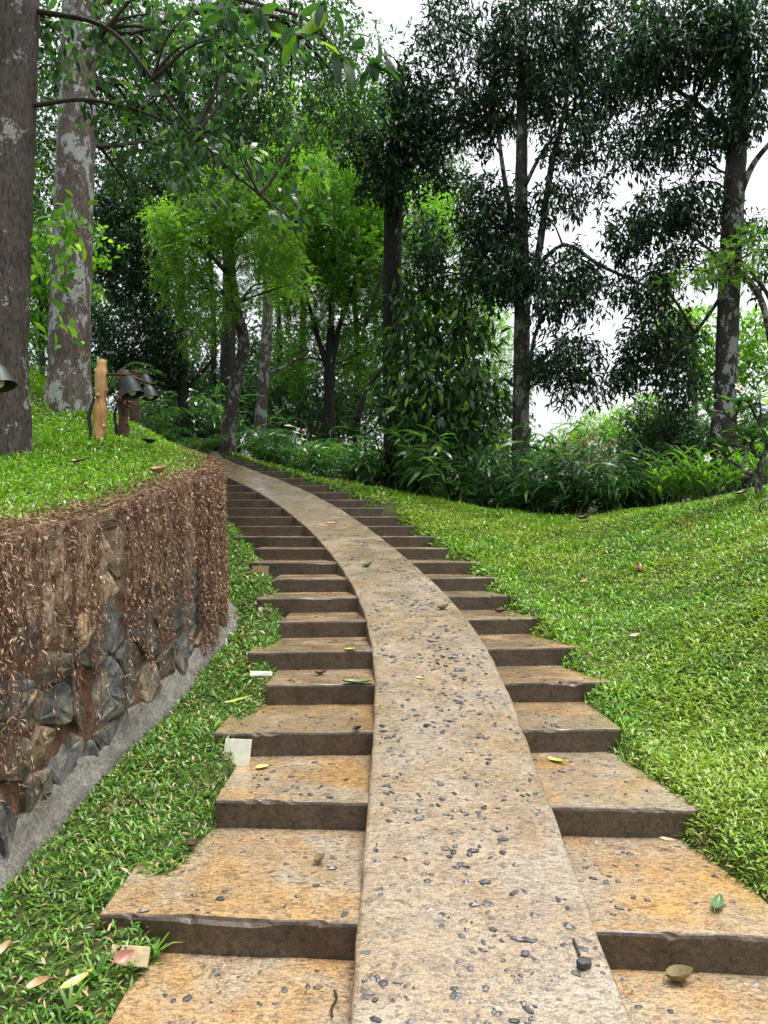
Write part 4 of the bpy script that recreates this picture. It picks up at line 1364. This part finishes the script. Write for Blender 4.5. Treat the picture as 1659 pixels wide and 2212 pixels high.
for (lab, px, py, D, rx, ry, lf, lm) in [
        ('low mid-green bush at the lawn edge below the forked tree', 700, 985, 15.9, 60, 28, .07, 'mid'), ('low dark bush left of the centre black trunk', 790, 1010, 15.2, 50, 32, .08, 'deep'),
        ('low dark bush just right of the centre black trunk', 905, 1040, 14.4, 60, 34, .09, 'deep'), ('low green bush below the broad-leaved shrub', 1010, 1070, 13.9, 60, 30, .10, 'mid'),
        ('low dark bush at the foot of the grey lichened trunk', 1095, 1075, 13.4, 45, 35, .09, 'deep'), ('low bush with large leaves right of the grey lichened trunk', 1190, 1070, 13.0, 50, 30, .15, 'broad'),
        ('low pale bush in the dip of the lawn edge', 1330, 1065, 12.6, 60, 32, .06, 'mid'), ('low yellow-green bush at the right lawn edge', 1440, 1040, 12.0, 50, 26, .07, 'lime'),
        ('low dark bush right of the stake light at the right edge', 1655, 1030, 11.4, 50, 34, .09, 'deep'), ('low dark bush left of the stake light', 1570, 1045, 11.4, 50, 30, .09, 'deep'), ('low green bush between the yellow-green plants', 1500, 1050, 11.6, 45, 26, .09, 'mid'),
        ('bush behind the grass bank left of the leaning tree', 400, 925, 15.8, 70, 35, .09, 'deep'), ('bush above the upper end of the ramp', 585, 965, 16.5, 50, 32, .08, 'deep')]:
    gz = (px - CX) / FPX * D
    tree('low_bush', lab, M['wood_dark'], [(px, py + ry, D, 6), (px, py, D, 5), (px + 3, py - ry * .6, D, 3)], [], [(px, py, D, rx, ry, 1.2), (px + rx * .6, py + ry * .4, D, rx * .6, ry * .7)], (lm, lf, .4, 'fold'), 1.1, 9, .4, False, 8, cat='bush')
M['dead'] = plain('dead stem', (.16, .12, .08), .8)
for i, (px, D, h, lx) in enumerate([(660, 15.4, 1.3, .3), (760, 14.9, 1.0, -.2), (880, 14.0, 1.1, .4), (1060, 13.0, 1.2, -.4), (1165, 12.6, 1.4, .2), (1290, 12.0, .9, .5), (1385, 11.6, .8, -.3)]):
    x = (px - CX) / FPX * D
    b0 = Vector((x, D, float(ground_z(x, D)) - .05))
    mb = MB()
    tube(mb, [(0, 0, 0), (lx * .25, .05, h * .5), (lx, .1, h)], [.007, .006, .003], 5, .1, True, 8)
    tag(link('dead_stem', mb.mesh('dead_stem'), M['dead'], None, b0), 'thin bare dead stem leaning out of the undergrowth ' + ('below the forked tree', 'left of the centre black trunk', 'right of the centre black trunk', 'below the broad-leaved shrub', 'just right of the grey lichened trunk', 'in the dip of the lawn edge', 'where the lawn starts to rise')[i], 'stem', 'dead stems in the undergrowth')
for (px, py, D, s) in [(85, 800, 11.5, 1.1), (235, 815, 11.5, .9)]:
    p = at(px, py, D)
    plant('fern', 'palm_seedling', 'palm seedling with shining narrow fronds behind the %s' % ('left edge trunk' if px < 100 else 'wooden post lamp'), 'palm', None, p - Vector((0, 0, .2)), s, M['bamboo'], int(px))
GLAB = ['yellow-green lance-leaved plant at the left end of the row by the right lawn edge', 'dark lance-leaved plant second from the left at the right lawn edge', 'yellow-green lance-leaved plant in the middle of the right lawn edge', 'small green lance-leaved plant right of the middle of the lawn edge', 'green lance-leaved plant left of the stake light', 'green lance-leaved plant right of the frangipani trunk', 'small green lance-leaved plant where the dip of the lawn starts to rise']
for gi, (px, D, s) in enumerate([(1432, 11.0, .9), (1470, 11.0, 1.0), (1508, 10.8, .9), (1540, 10.6, .8), (1580, 10.8, .9), (1655, 10.2, .9), (1405, 11.6, .7)]):
    x = (px - CX) / FPX * D
    plant('ginger', 'ginger_plant', GLAB[gi], 'plant', 'lance-leaved plants at the right lawn edge', (x, D, float(ground_z(x, D)) - .02), s, M['lime'] if px in (1432, 1508) else M['mid'], int(px))

# ------------------------------------------------------------------ frangipani
FD = 9.2
fr = empty('frangipani_tree', at(1638, 1066, FD), 'bare-stemmed frangipani with rosettes of big leaves and white flowers at right edge', 'tree')
mb = MB()
pxtube(mb, [(1638, 1085, FD, 17), (1637, 1063, FD, 15), (1640, 1028, FD, 14), (1643, 1005, FD, 13), (1649, 990, FD, 12)], 8)
mb.obj('trunk', M['bark_grey'], fr)
arms = [[(1640, 1032, FD, 10), (1602, 1011, FD, 8), (1612, 985, FD, 7), (1616, 967, FD, 6), (1611, 950, FD, 5)], [(1616, 968, FD, 6), (1590, 964, FD, 6), (1559, 955, FD, 5)],
        [(1602, 1010, FD - .1, 7), (1570, 992, FD - .15, 5)], [(1649, 992, FD, 10), (1625, 972, FD + .1, 7), (1600, 935, FD + .1, 6), (1588, 907, FD + .1, 6), (1597, 880, FD + .1, 5)],
        [(1588, 910, FD + .1, 5), (1568, 896, FD + .1, 4), (1526, 884, FD + .1, 4)], [(1568, 896, FD + .1, 4), (1555, 868, FD + .1, 3), (1548, 850, FD + .1, 3)],
        [(1649, 992, FD, 10), (1657, 950, FD, 8), (1640, 915, FD, 6), (1620, 876, FD, 5)], [(1640, 915, FD, 6), (1643, 890, FD, 5), (1640, 862, FD, 4)], [(1649, 1000, FD, 9), (1690, 970, FD, 7), (1700, 930, FD, 5)]]
for a in arms:
    mb = MB(); pxtube(mb, a, 6); mb.obj('branch', M['bark_grey'], fr)
mb = MB()
for (px, py) in [(1611, 950), (1559, 955), (1570, 992), (1597, 880), (1526, 884), (1620, 876), (1640, 862), (1640, 930), (1590, 930), (1655, 955), (1700, 930)]:
    c = np.array(at(px, py, FD)); n = 8
    az = rng.random() * 6 + np.arange(n) * 2.4; el = rng.uniform(-.2, .9, n)
    d = np.stack([np.cos(az) * np.cos(el), np.sin(az) * np.cos(el), np.sin(el)], 1)
    leaves(c + rng.normal(0, .01, (n, 3)), d, np.stack([-np.cos(az) * np.sin(el), -np.sin(az) * np.sin(el), np.cos(el)], 1) + rng.normal(0, .2, (n, 3)), rng.uniform(.16, .28, n), rng.uniform(.06, .095, n), 'big', mb)
mb.obj('leaves', M['broad'], fr)
M['petal'] = plain('white petal', (.82, .82, .76), .5, .05)
M['petal_c'] = plain('yellow flower centre', (.75, .50, .06), .5, .1)
for (px, py) in [(1594, 835), (1610, 843), (1528, 990)]:
    c = np.array(at(px, py, FD - .15)); mb = MB()
    az = np.arange(5) * 2 * math.pi / 5
    d = np.stack([np.cos(az), -.4 * np.ones(5), np.sin(az)], 1)
    leaves(np.repeat(c[None], 5, 0), d, np.tile([0, -1., .2], (5, 1)), np.full(5, .055), np.full(5, .038), 'leaf', mb)
    f = mb.obj('flower', M['petal'], fr)
    mb = MB(); d2 = d.copy(); d2[:, 1] = -1.2
    leaves(np.repeat(c[None] + np.array([0, -.004, 0]), 5, 0), d2, np.tile([0, -1., .2], (5, 1)), np.full(5, .02), np.full(5, .018), 'rhomb', mb)
    mb.obj('flower_centre', M['petal_c'], f)

# ------------------------------------------------------------------ post lamps
def woodmat():
    m, nt, b = newmat('peeled log')
    p = wpos(nt)
    n1 = noise(nt, 22, 6, .6, scaled(nt, p, (1, 1, .18)), .6)
    n2 = noise(nt, 7, 4, .6, p)
    c = ramp(nt, n1.outputs[0], [(.3, (.24, .10, .035)), (.5, (.46, .24, .085)), (.75, (.60, .40, .19))]).outputs[0]
    c = mixc(nt, ramp(nt, n2.outputs[0], [(.5, (0, 0, 0)), (.75, (.8, .8, .8))]).outputs[0], c, (.22, .10, .04))
    nt.links.new(c, b.inputs['Base Color'])
    b.inputs['Roughness'].default_value = .5
    nt.links.new(bump(nt, n1.outputs[0], .6, .01), b.inputs['Normal'])
    return m


M['log'] = woodmat()
M['logdark'] = plain('old dark log', (.075, .04, .028), .8, .5, 20, .3, .02)
M['enamel'] = plain('dark green enamel', (.018, .027, .024), .45, .15, 8, .25)
M['inner'] = plain('black shade inside', (.012, .013, .012), .5)
M['bulb'] = plain('frosted bulb', (.55, .56, .53), .25, .03)
M['cable'] = plain('black cable', (.012, .012, .014), .4)


def shade_mesh(top, axis, h, r):
    axis = nrm(np.array(axis)); u = nrm(np.cross(axis, [0, 1., .1])); w = np.cross(axis, u)
    out, seg = MB(), 24
    prof = [(0, .12), (.02, .26), (.1, .42), (.3, .64), (.55, .80), (.8, .92), (1.0, 1.02)]
    ang = np.linspace(0, 2 * math.pi, seg, endpoint=False)
    res = []
    for sc_ in (1.0, .955):
        V = np.concatenate([np.array(top) + axis * (t * h + (0.006 if sc_ < 1 else 0)) + np.outer(np.cos(ang) * rr * r * sc_, u) + np.outer(np.sin(ang) * rr * r * sc_, w) for t, rr in prof])
        if sc_ < 1: V[-seg:] -= axis * .006
        i, j = np.meshgrid(np.arange(len(prof) - 1), np.arange(seg), indexing='ij')
        a = i * seg + j; b = i * seg + (j + 1) % seg
        res.append((V, np.stack([a, b, b + seg, a + seg], -1).reshape(-1, 4)))
    # cap on the outside top
    V, Q = res[0]
    V = np.concatenate([V, [np.array(top)]]); j = np.arange(seg)
    out.add(V, [Q, np.stack([(j + 1) % seg, j, np.full(seg, len(V) - 1)], -1)])
    inn = MB(); inn.add(res[1][0], res[1][1][:, ::-1])
    return out, inn


def post_lamp(label, base, post, arm, shade, axis, h, r, wood, knots=True, cable=True):
    root = empty('post_lamp', base, label, 'lamp', 'post lamps on the grass bank')
    mb = MB()
    n = 22
    P = [base + (post - base) * t for t in np.linspace(-.12, 1, n)]
    rr = [(.062 - .010 * t) * (1 + .10 * math.sin(t * 17 + base.x * 9) + .06 * math.sin(t * 31)) for t in np.linspace(0, 1, n)]
    tube(mb, P, rr, 14, .10)
    po = mb.obj('post', wood, root)
    if knots:
        for t, a in ((.55, -1.7), (.85, -2.6), (.18, -.5), (.62, .1)):
            kb = MB()
            p = base + (post - base) * t
            d = Vector((math.cos(a), math.sin(a), .25))
            tube(kb, [p + d * .035, p + d * .058, p + d * .068], [.028, .022, .012], 9, .1)
            kb.obj('knot', wood, po)
    mb = MB()
    tube(mb, [arm, arm * .5 + shade * .5 + Vector((0, 0, .006)), shade + Vector((.03, 0, .012))], [.016, .015, .014], 8, .08)
    mb.obj('arm', M['logdark'], root)
    o, inn = shade_mesh(shade, axis, h, r)
    so = o.obj('shade', M['enamel'], root)
    inn.obj('shade_lining', M['inner'], so)
    bm = bmesh.new()
    bmesh.ops.create_uvsphere(bm, u_segments=14, v_segments=9, radius=.038)
    ax = Vector(axis).normalized()
    for v in bm.verts: v.co += shade + ax * (h * .80) - wloc(root)
    for f in bm.faces: f.smooth = True
    me = bpy.data.meshes.new('bulb'); bm.to_mesh(me); bm.free()
    link('bulb', me, M['bulb'], root)
    if cable:
        mb = MB()
        s = Vector((-.085, -.01, 0))
        tube(mb, [base + s + Vector((0, 0, -.02)), base + s + Vector((.005, 0, .12)), base + s + Vector((-.012, 0, .25)), base + s + Vector((.02, 0, .38)), base + Vector((-.05, 0, .5))], [.018, .016, .018, .012, .008], 6, .05, True, 14)
        mb.obj('cable', M['cable'], root)
    return root


post_lamp('peeled yellow log post carrying a dark enamel lamp shade with white bulb', at(214, 957, 7.3), at(220, 778, 7.3), at(230, 809, 7.3), at(276, 812, 7.22), (.32, -.12, -1), .20, .102, M['log'])
post_lamp('old dark log post lamp just behind the yellow log post', at(266, 945, 8.7), at(268, 800, 8.7), at(270, 806, 8.65), at(320, 832, 8.6), (.22, -.1, -1), .155, .09, M['logdark'], True, True)
post_lamp('farthest post lamp, its shade above the others', at(290, 925, 10.0), at(292, 800, 10.0), at(294, 806, 10.0), at(313, 808, 9.95), (.2, -.1, -1), .155, .09, M['logdark'], False, False)
b4 = Vector((-2.72, 4.9, 0)); b4.z = float(bank_z(b4.x, b4.y))
post_lamp('lamp shade cut off by the left photo edge in front of the brown trunk', b4, b4 + Vector((.01, 0, 1.05)), b4 + Vector((.04, 0, .98)), at(-14, 785, 4.85), (.3, -.1, -1), .16, .105, M['log'], True, False)
# fibre tuft and cap on the old post
mb = MB()
c = np.array(at(268, 868, 8.62)); n = 260
d = rdir(n)
leaves(c + rdir(n) * .05, d + np.array([0, -.3, -.2]), rdir(n), rng.uniform(.04, .10, n), rng.uniform(.012, .03, n), 'fold', mb)
M['fibre'] = leafmat('dried moss', [(0, (.05, .02, .015)), (.6, (.13, .06, .045)), (1, (.26, .14, .11))], .7, .1)
tag(mb.obj('dried_moss', M['fibre'], None, False), 'tuft of dried reddish moss tied round the old dark post', 'moss')

# ------------------------------------------------------------------ square tiles by the stair ends
M['tile'] = plain('pale tile', (.52, .52, .43), .45, .15, 30)
M['tile_t'] = plain('beige tile', (.42, .34, .2), .5, .3, 40)
M['tile_w'] = plain('white tile', (.74, .73, .66), .4, .08, 30)
M['tile_b'] = plain('brown tile', (.22, .14, .06), .45, .2, 30)
def tile(label, px, py, D, w, h, lean, rz, m):
    c = at(px, py, D)
    mb = MB()
    boxm(mb, (0, 0, 0), (w, .012, h), rz, lean, .006)
    me = mb.mesh('square_tile', False)
    o = link('square_tile', me, m, None, c)
    bv_ = o.modifiers.new('edge', 'BEVEL'); bv_.width = .002; bv_.segments = 1
    tag(o, label, 'tile', 'square tiles leaning at the left stair ends')
tile('pale grey square tile leaning against the stair end, nearest whole tile', 513, 1626, 4.5, .155, .15, -.32, -.12, M['tile'])
tile('small white square tile with a brown seed in front', 573, 1328, 7.25, .125, .125, -.12, -.05, M['tile_w'])
tile('brown square tile leaning on a darker stair end', 563, 1237, 8.45, .18, .145, -.2, .1, M['tile_b'])
tile('narrow chipped white tile lying at a stair end', 564, 1455, 5.32, .155, .03, -.2, -.05, M['tile_w'])
tile('broken beige tile half sunk in the grass beside the lowest step', 279, 2066, 2.88, .15, .07, -.6, -.1, M['tile_t'])

# ------------------------------------------------------------------ fallen leaves, twigs and small things
def leafcol(name, c, c2=None):
    m, nt, b = newmat(name)
    nz = noise(nt, 30, 4, .6, N(nt, 'ShaderNodeTexCoord').outputs['Object'])
    r = ramp(nt, nz.outputs[0], [(.35, c), (.65, c2 or tuple(x * .6 for x in c))])
    nt.links.new(r.outputs[0], b.inputs['Base Color'])
    b.inputs['Roughness'].default_value = .35
    return m


FL = {'yellow': leafcol('yellow leaf', (.62, .52, .10), (.5, .38, .08)), 'lime': leafcol('yellow green leaf', (.42, .50, .08), (.3, .38, .05)), 'green': leafcol('fallen green leaf', (.04, .10, .025), (.11, .17, .06)),
      'brown': leafcol('dead brown leaf', (.10, .045, .03), (.05, .025, .02)), 'olive': leafcol('olive dead leaf', (.22, .18, .07), (.12, .09, .04)), 'tan': leafcol('tan dead leaf', (.42, .29, .15), (.28, .17, .08)),
      'orange': leafcol('orange leaf', (.55, .26, .10), (.45, .2, .08)), 'red': leafcol('dark red leaf', (.16, .04, .03), (.09, .03, .02)), 'pink': leafcol('pinkish dead leaf', (.38, .2, .15), (.28, .14, .1)), 'black': leafcol('black pod', (.02, .015, .012))}


def fallen(label, px, py, ln, wd, rot, curl, col, tilt=0.0, lift=.006, group=None):
    p = hit(px, py)
    nu, nv_ = 8, 5
    V = []
    for i in range(nu + 1):
        t = i / nu
        w = wd * .5 * (math.sin(math.pi * min(1, t ** .8)) ** .8) + .0015
        for j in range(nv_):
            s = (j / (nv_ - 1)) * 2 - 1
            V.append(((t - .5) * ln, s * w, curl * ln * ((t - .45) ** 2 * 1.2) + curl * wd * (s * s) * .55 * math.sin(math.pi * t) + .1 * wd * (abs(s)) + random.uniform(-1, 1) * .015 * ln))
    V = np.array(V)
    V[:, 2] -= V[:, 2].min()
    q = [(i * nv_ + j, i * nv_ + j + 1, (i + 1) * nv_ + j + 1, (i + 1) * nv_ + j) for i in range(nu) for j in range(nv_ - 1)]
    mb = MB(); mb.add(V, np.array(q))
    tube(mb, [(-.5 * ln, 0, V[:nv_, 2].mean()), (-.62 * ln, 0, .004)], [.0018, .0014], 4)
    o = link('fallen_leaf', mb.mesh('fallen_leaf'), FL[col], None, p + Vector((0, 0, lift)))
    e = .05
    nx_ = (float(surf(p.x + e, p.y)) - float(surf(p.x - e, p.y))) / (2 * e)
    ny_ = (float(surf(p.x, p.y + e)) - float(surf(p.x, p.y - e))) / (2 * e)
    if abs(nx_) > .8 or abs(ny_) > .8: nx_ = ny_ = 0
    qn = Vector((0, 0, 1)).rotation_difference(Vector((-nx_, -ny_, 1)).normalized())
    o.rotation_mode = 'QUATERNION'
    o.rotation_quaternion = qn @ Matrix.Rotation(rot, 3, 'Z').to_quaternion() @ Matrix.Rotation(tilt, 3, 'X').to_quaternion()
    tag(o, label, 'leaf', 'fallen leaves')
    return o


fallen('large dark green leaf lying against the riser beside the ramp', 776, 1521, .24, .075, .1, .25, 'green')
fallen('yellow-green leaf on the left tread beside the ramp', 757, 1446, .09, .045, .1, .2, 'lime')
fallen('dark curled leaf on the same tread as the yellow-green leaf', 694, 1459, .10, .05, .5, .9, 'brown')
fallen('pale yellow leaf on the left tread above the pale grey tile', 567, 1662, .085, .05, .6, .3, 'yellow')
fallen('olive crumpled leaf on the wide left tread', 690, 1868, .06, .04, .7, 1.4, 'olive')
fallen('small pale yellow leaf on the middle of the ramp', 908, 1468, .06, .025, -.5, .3, 'lime')
fallen('small dark red leaf on the right half of the ramp', 1004, 1471, .05, .03, .8, .8, 'red')
fallen('olive curled leaf on the ramp near its right edge', 957, 1318, .11, .05, .2, 1.2, 'olive')
fallen('dark curled leaf higher up the ramp', 794, 1226, .13, .05, .6, 1.2, 'green')
fallen('orange leaf flat on the upper ramp', 716, 1132, .17, .07, .2, .2, 'orange')
fallen('green-yellow leaf on the right tread by the ramp', 1203, 1648, .13, .045, -.9, .4, 'lime')
fallen('dark brown leaf on a wet orange right tread', 1082, 1324, .16, .06, .1, .8, 'brown')
fallen('glossy dark green leaf on the lowest wide right tread', 1550, 1962, .125, .045, 1.0, .5, 'green')
fallen('curled olive leaf at the bottom right tread', 1468, 2128, .105, .065, .1, 1.1, 'olive')
fallen('red-brown leaf standing upright in the right lawn', 1379, 1236, .17, .07, 1.2, .3, 'red', 1.0, .05)
fallen('tan leaf on the right lawn below the red-brown leaf', 1372, 1387, .11, .05, .2, .4, 'tan', 0, .045)
fallen('brown leaf low in the right lawn', 1262, 1268, .11, .05, .6, .7, 'tan', 0, .045)
fallen('tan leaf lying on the right lawn near the iron scroll', 1545, 1090, .16, .06, .1, .2, 'orange', 0, .05)
fallen('dark leaf on the lawn crest in the dip', 1263, 1131, .2, .09, .1, .8, 'brown', 0, .06)
fallen('small tan leaf in lower right grass beside a stair end', 1445, 1838, .08, .03, -.6, .3, 'tan', 0, .045)
fallen('big dark leaf at the foot of the frangipani', 1605, 1075, .22, .08, .3, .5, 'red', 0, .05)
fallen('tan folded leaf in the grass at lower left', 85, 2165, .085, .05, .2, .5, 'tan', 0, .05)
fallen('yellow ochre leaf in the grass at lower left', 165, 2158, .12, .035, .8, .3, 'yellow', 0, .05)
fallen('crumpled brown leaf beside the lowest left step', 262, 2108, .085, .05, 1.0, .9, 'pink', 0, .045)
fallen('tan curled leaf at the left photo edge by the footing', 8, 2090, .09, .06, 1.2, .7, 'tan', 0, .05)
fallen('long yellow-green leaf on the grass verge', 515, 1530, .20, .05, .1, .2, 'lime', 0, .045)
fallen('pinkish dead leaf on the grey wall footing', 482, 1312, .12, .09, .6, .6, 'pink', 0, .03)
fallen('curled brown leaf near the edge of the grass bank', 343, 1036, .15, .07, .6, 1.0, 'tan', 0, .05)
fallen('black decayed leaf on the grass bank', 320, 972, .18, .08, -.4, .8, 'black', 0, .06)
fallen('dark stick-like leaf on the bank beside the left trunk', 140, 945, .22, .04, -.2, .3, 'black', 0, .06)
fallen('brown leaf under the lawn grass on the left of the bank', 168, 1012, .12, .06, .4, .5, 'brown', 0, .05)
fallen('dark brown seed pod on the left tread under the riser', 771, 1629, .05, .035, .2, 1.2, 'black')
fallen('dark leaf on the lowest left tread near the grass', 413, 1840, .06, .04, .2, 1.0, 'brown', 0, .02)
fallen('brown seed in front of the white tile', 578, 1337, .06, .04, 1.3, 1.2, 'brown', .6, .03)
fallen('tiny yellow petal on a left tread by the ramp', 749, 1276, .03, .02, .2, .4, 'yellow')
fallen('orange brown leaf by the lawn edge at the black trunk', 1000, 1090, .12, .06, .2, .5, 'orange', 0, .05)
for i in range(120):                                   # small bits of leaf litter on treads
    k = random.choice([0, 0, 1, 1, 2, 2, 3, 4, 5, 6, 7])
    if random.random() < .5: x = random.uniform(XL[k] + .25, XA[k] - .03)
    else: x = random.uniform(XB[k] + .03, XR[k] - .35)
    y = DK[k + 1] - .08 - abs(random.gauss(0, .06)) if random.random() < .55 else random.uniform(DK[k] + .06, DK[k + 1] - .1)
    if random.random() < .3: x = (XA[k] - .03 - abs(random.gauss(0, .05))) if random.random() < .5 else (XB[k] + .03 + abs(random.gauss(0, .05)))
    if float(ground_z(x, y)) > k * RISE - .02: continue
    ln = random.uniform(.012, .028)
    mb = MB()
    leaves(np.zeros((1, 3)), [[math.cos(i), math.sin(i), .15]], [[0, 0, 1.]], [ln], [ln * .35], 'leaf', mb)
    tag(link('leaf_scrap', mb.mesh('leaf_scrap'), random.choice([FL['brown'], FL['black'], FL['tan'], FL['brown']]), None, (x, y, k * RISE + .006)), 'tiny scrap of dead leaf on a wet tread', 'leaf scrap', 'scraps of dead leaf on the treads')

M['twig'] = plain('wet twig', (.03, .022, .016), .5)


def twig(label, pts, r):
    P = [hit(*p) + Vector((0, 0, .012)) for p in pts]
    mb = MB()
    tube(mb, [p - P[0] for p in P], [r] * len(P), 5, .2, True, 8)
    tag(link('twig', mb.mesh('twig'), M['twig'], None, P[0]), label, 'twig')


twig('crooked black twig on the lowest left tread beside the ramp', [(722, 2150), (728, 2165), (716, 2185), (718, 2205)], .004)
twig('short black twig on the right edge of the ramp', [(1238, 2040), (1246, 2056), (1252, 2074)], .005)
p = hit(1262, 2093)
o = link('loose_stone', peb_me[2].copy(), M['pebble'], None, p + Vector((0, 0, .018)))
o.scale = (.075, .06, .07); o.rotation_euler = (.2, .1, .6)
tag(o, 'largest dark loose stone on the right edge of the ramp', 'stone')

# bright grass tuft at lower left
mb = MB()
for (px, py) in [(205, 2125), (150, 2195), (330, 2075)]:
    c = np.array(hit(px, py)); n = 9
    az = rng.uniform(0, 6.28, n); el = rng.uniform(.3, 1.1, n)
    leaves(np.repeat(c[None], n, 0), np.stack([np.cos(az) * np.cos(el), np.sin(az) * np.cos(el), np.sin(el)], 1), np.stack([-np.cos(az) * np.sin(el), -np.sin(az) * np.sin(el), np.cos(el)], 1), rng.uniform(.08, .14, n), rng.uniform(.012, .018, n), 'long', mb)
    if (px, py) != (150, 2195):
        pass
for i in range(150):
    x, y = rng.uniform(.8, 5.5), rng.uniform(2.6, 10.5)
    k_ = float(np.clip(kofy(y), 0, NS - 1))
    if x < float(Rk(k_)) + .08 or y > float(crest(x)) or abs(x) > .55 * y: continue
    n = int(rng.integers(4, 9)); c = np.array([x, y, float(ground_z(x, y))])
    az = rng.uniform(0, 6.28, n); el = rng.uniform(.35, 1.15, n)
    leaves(np.repeat(c[None], n, 0), np.stack([np.cos(az) * np.cos(el), np.sin(az) * np.cos(el), np.sin(el)], 1), np.stack([-np.cos(az) * np.sin(el), -np.sin(az) * np.sin(el), np.cos(el)], 1), rng.uniform(.05, .12, n), rng.uniform(.008, .016, n), 'long', mb)
tag(mb.obj('grass_tufts', M['verge'], None), 'broad-bladed grass tufts scattered in the verge and the right lawn', 'grass', kind='stuff')

# iron scroll and stake light on the right lawn
M['iron'] = plain('black iron', (.01, .01, .011), .4)
mb = MB()
pb = hit(1668, 1100)
ID = pb.y
tube(mb, [at(a, b, ID) - pb for a, b in [(1690, 1060), (1662, 1078), (1648, 1084), (1641, 1096), (1645, 1107), (1653, 1109), (1655, 1103)]], [.009] * 7, 7, 0, True, 30)
tube(mb, [at(1690, 1060, ID) - pb, Vector((at(1690, 1060, ID) - pb).to_tuple()[:2] + (-.1,))], [.012, .012], 7)
tag(link('iron_scroll', mb.mesh('iron_scroll'), M['iron'], None, pb), 'black wrought iron scroll standing on the lawn at right edge', 'garden ornament')
SD = 9.6
sx = (1614 - CX) / FPX * SD
sl = empty('stake_light', (sx, SD, float(ground_z(sx, SD))), 'small black garden spotlight on a stake left of the frangipani trunk', 'garden light')
mb = MB(); b0 = Vector(sl.location)
tube(mb, [b0 - Vector((0, 0, .1)), b0 + Vector((0, 0, .17))], [.014, .016], 7); mb.obj('stake', M['iron'], sl)
mb = MB(); tube(mb, [b0 + Vector((-.05, 0, .17)), b0 + Vector((.0, 0, .21)), b0 + Vector((.05, 0, .25))], [.03, .042, .05], 10); mb.obj('lamp_head', M['iron'], sl)
# thin pale stick with an orange tip
p0, p1 = at(640, 1000, 15.6), at(654, 936, 15.6)
ms = empty('marker_stick', p0, 'thin pale stick with an orange tip leaning in the undergrowth', 'stick')
mb = MB(); tube(mb, [p0 - Vector((0, 0, .3)), p0, p1], [.012, .012, .01], 6); mb.obj('stick', M['tile'], ms)
mb = MB(); tube(mb, [p1, p1 + Vector((.01, 0, .05)), p1 + Vector((.02, 0, .09))], [.02, .05, .015], 8); mb.obj('tip', FL['orange'], ms)

print('objects', len(bpy.data.objects), 'tris', sum(sum(len(p.vertices) - 2 for p in o.data.polygons) for o in bpy.data.objects if o.type == 'MESH'))
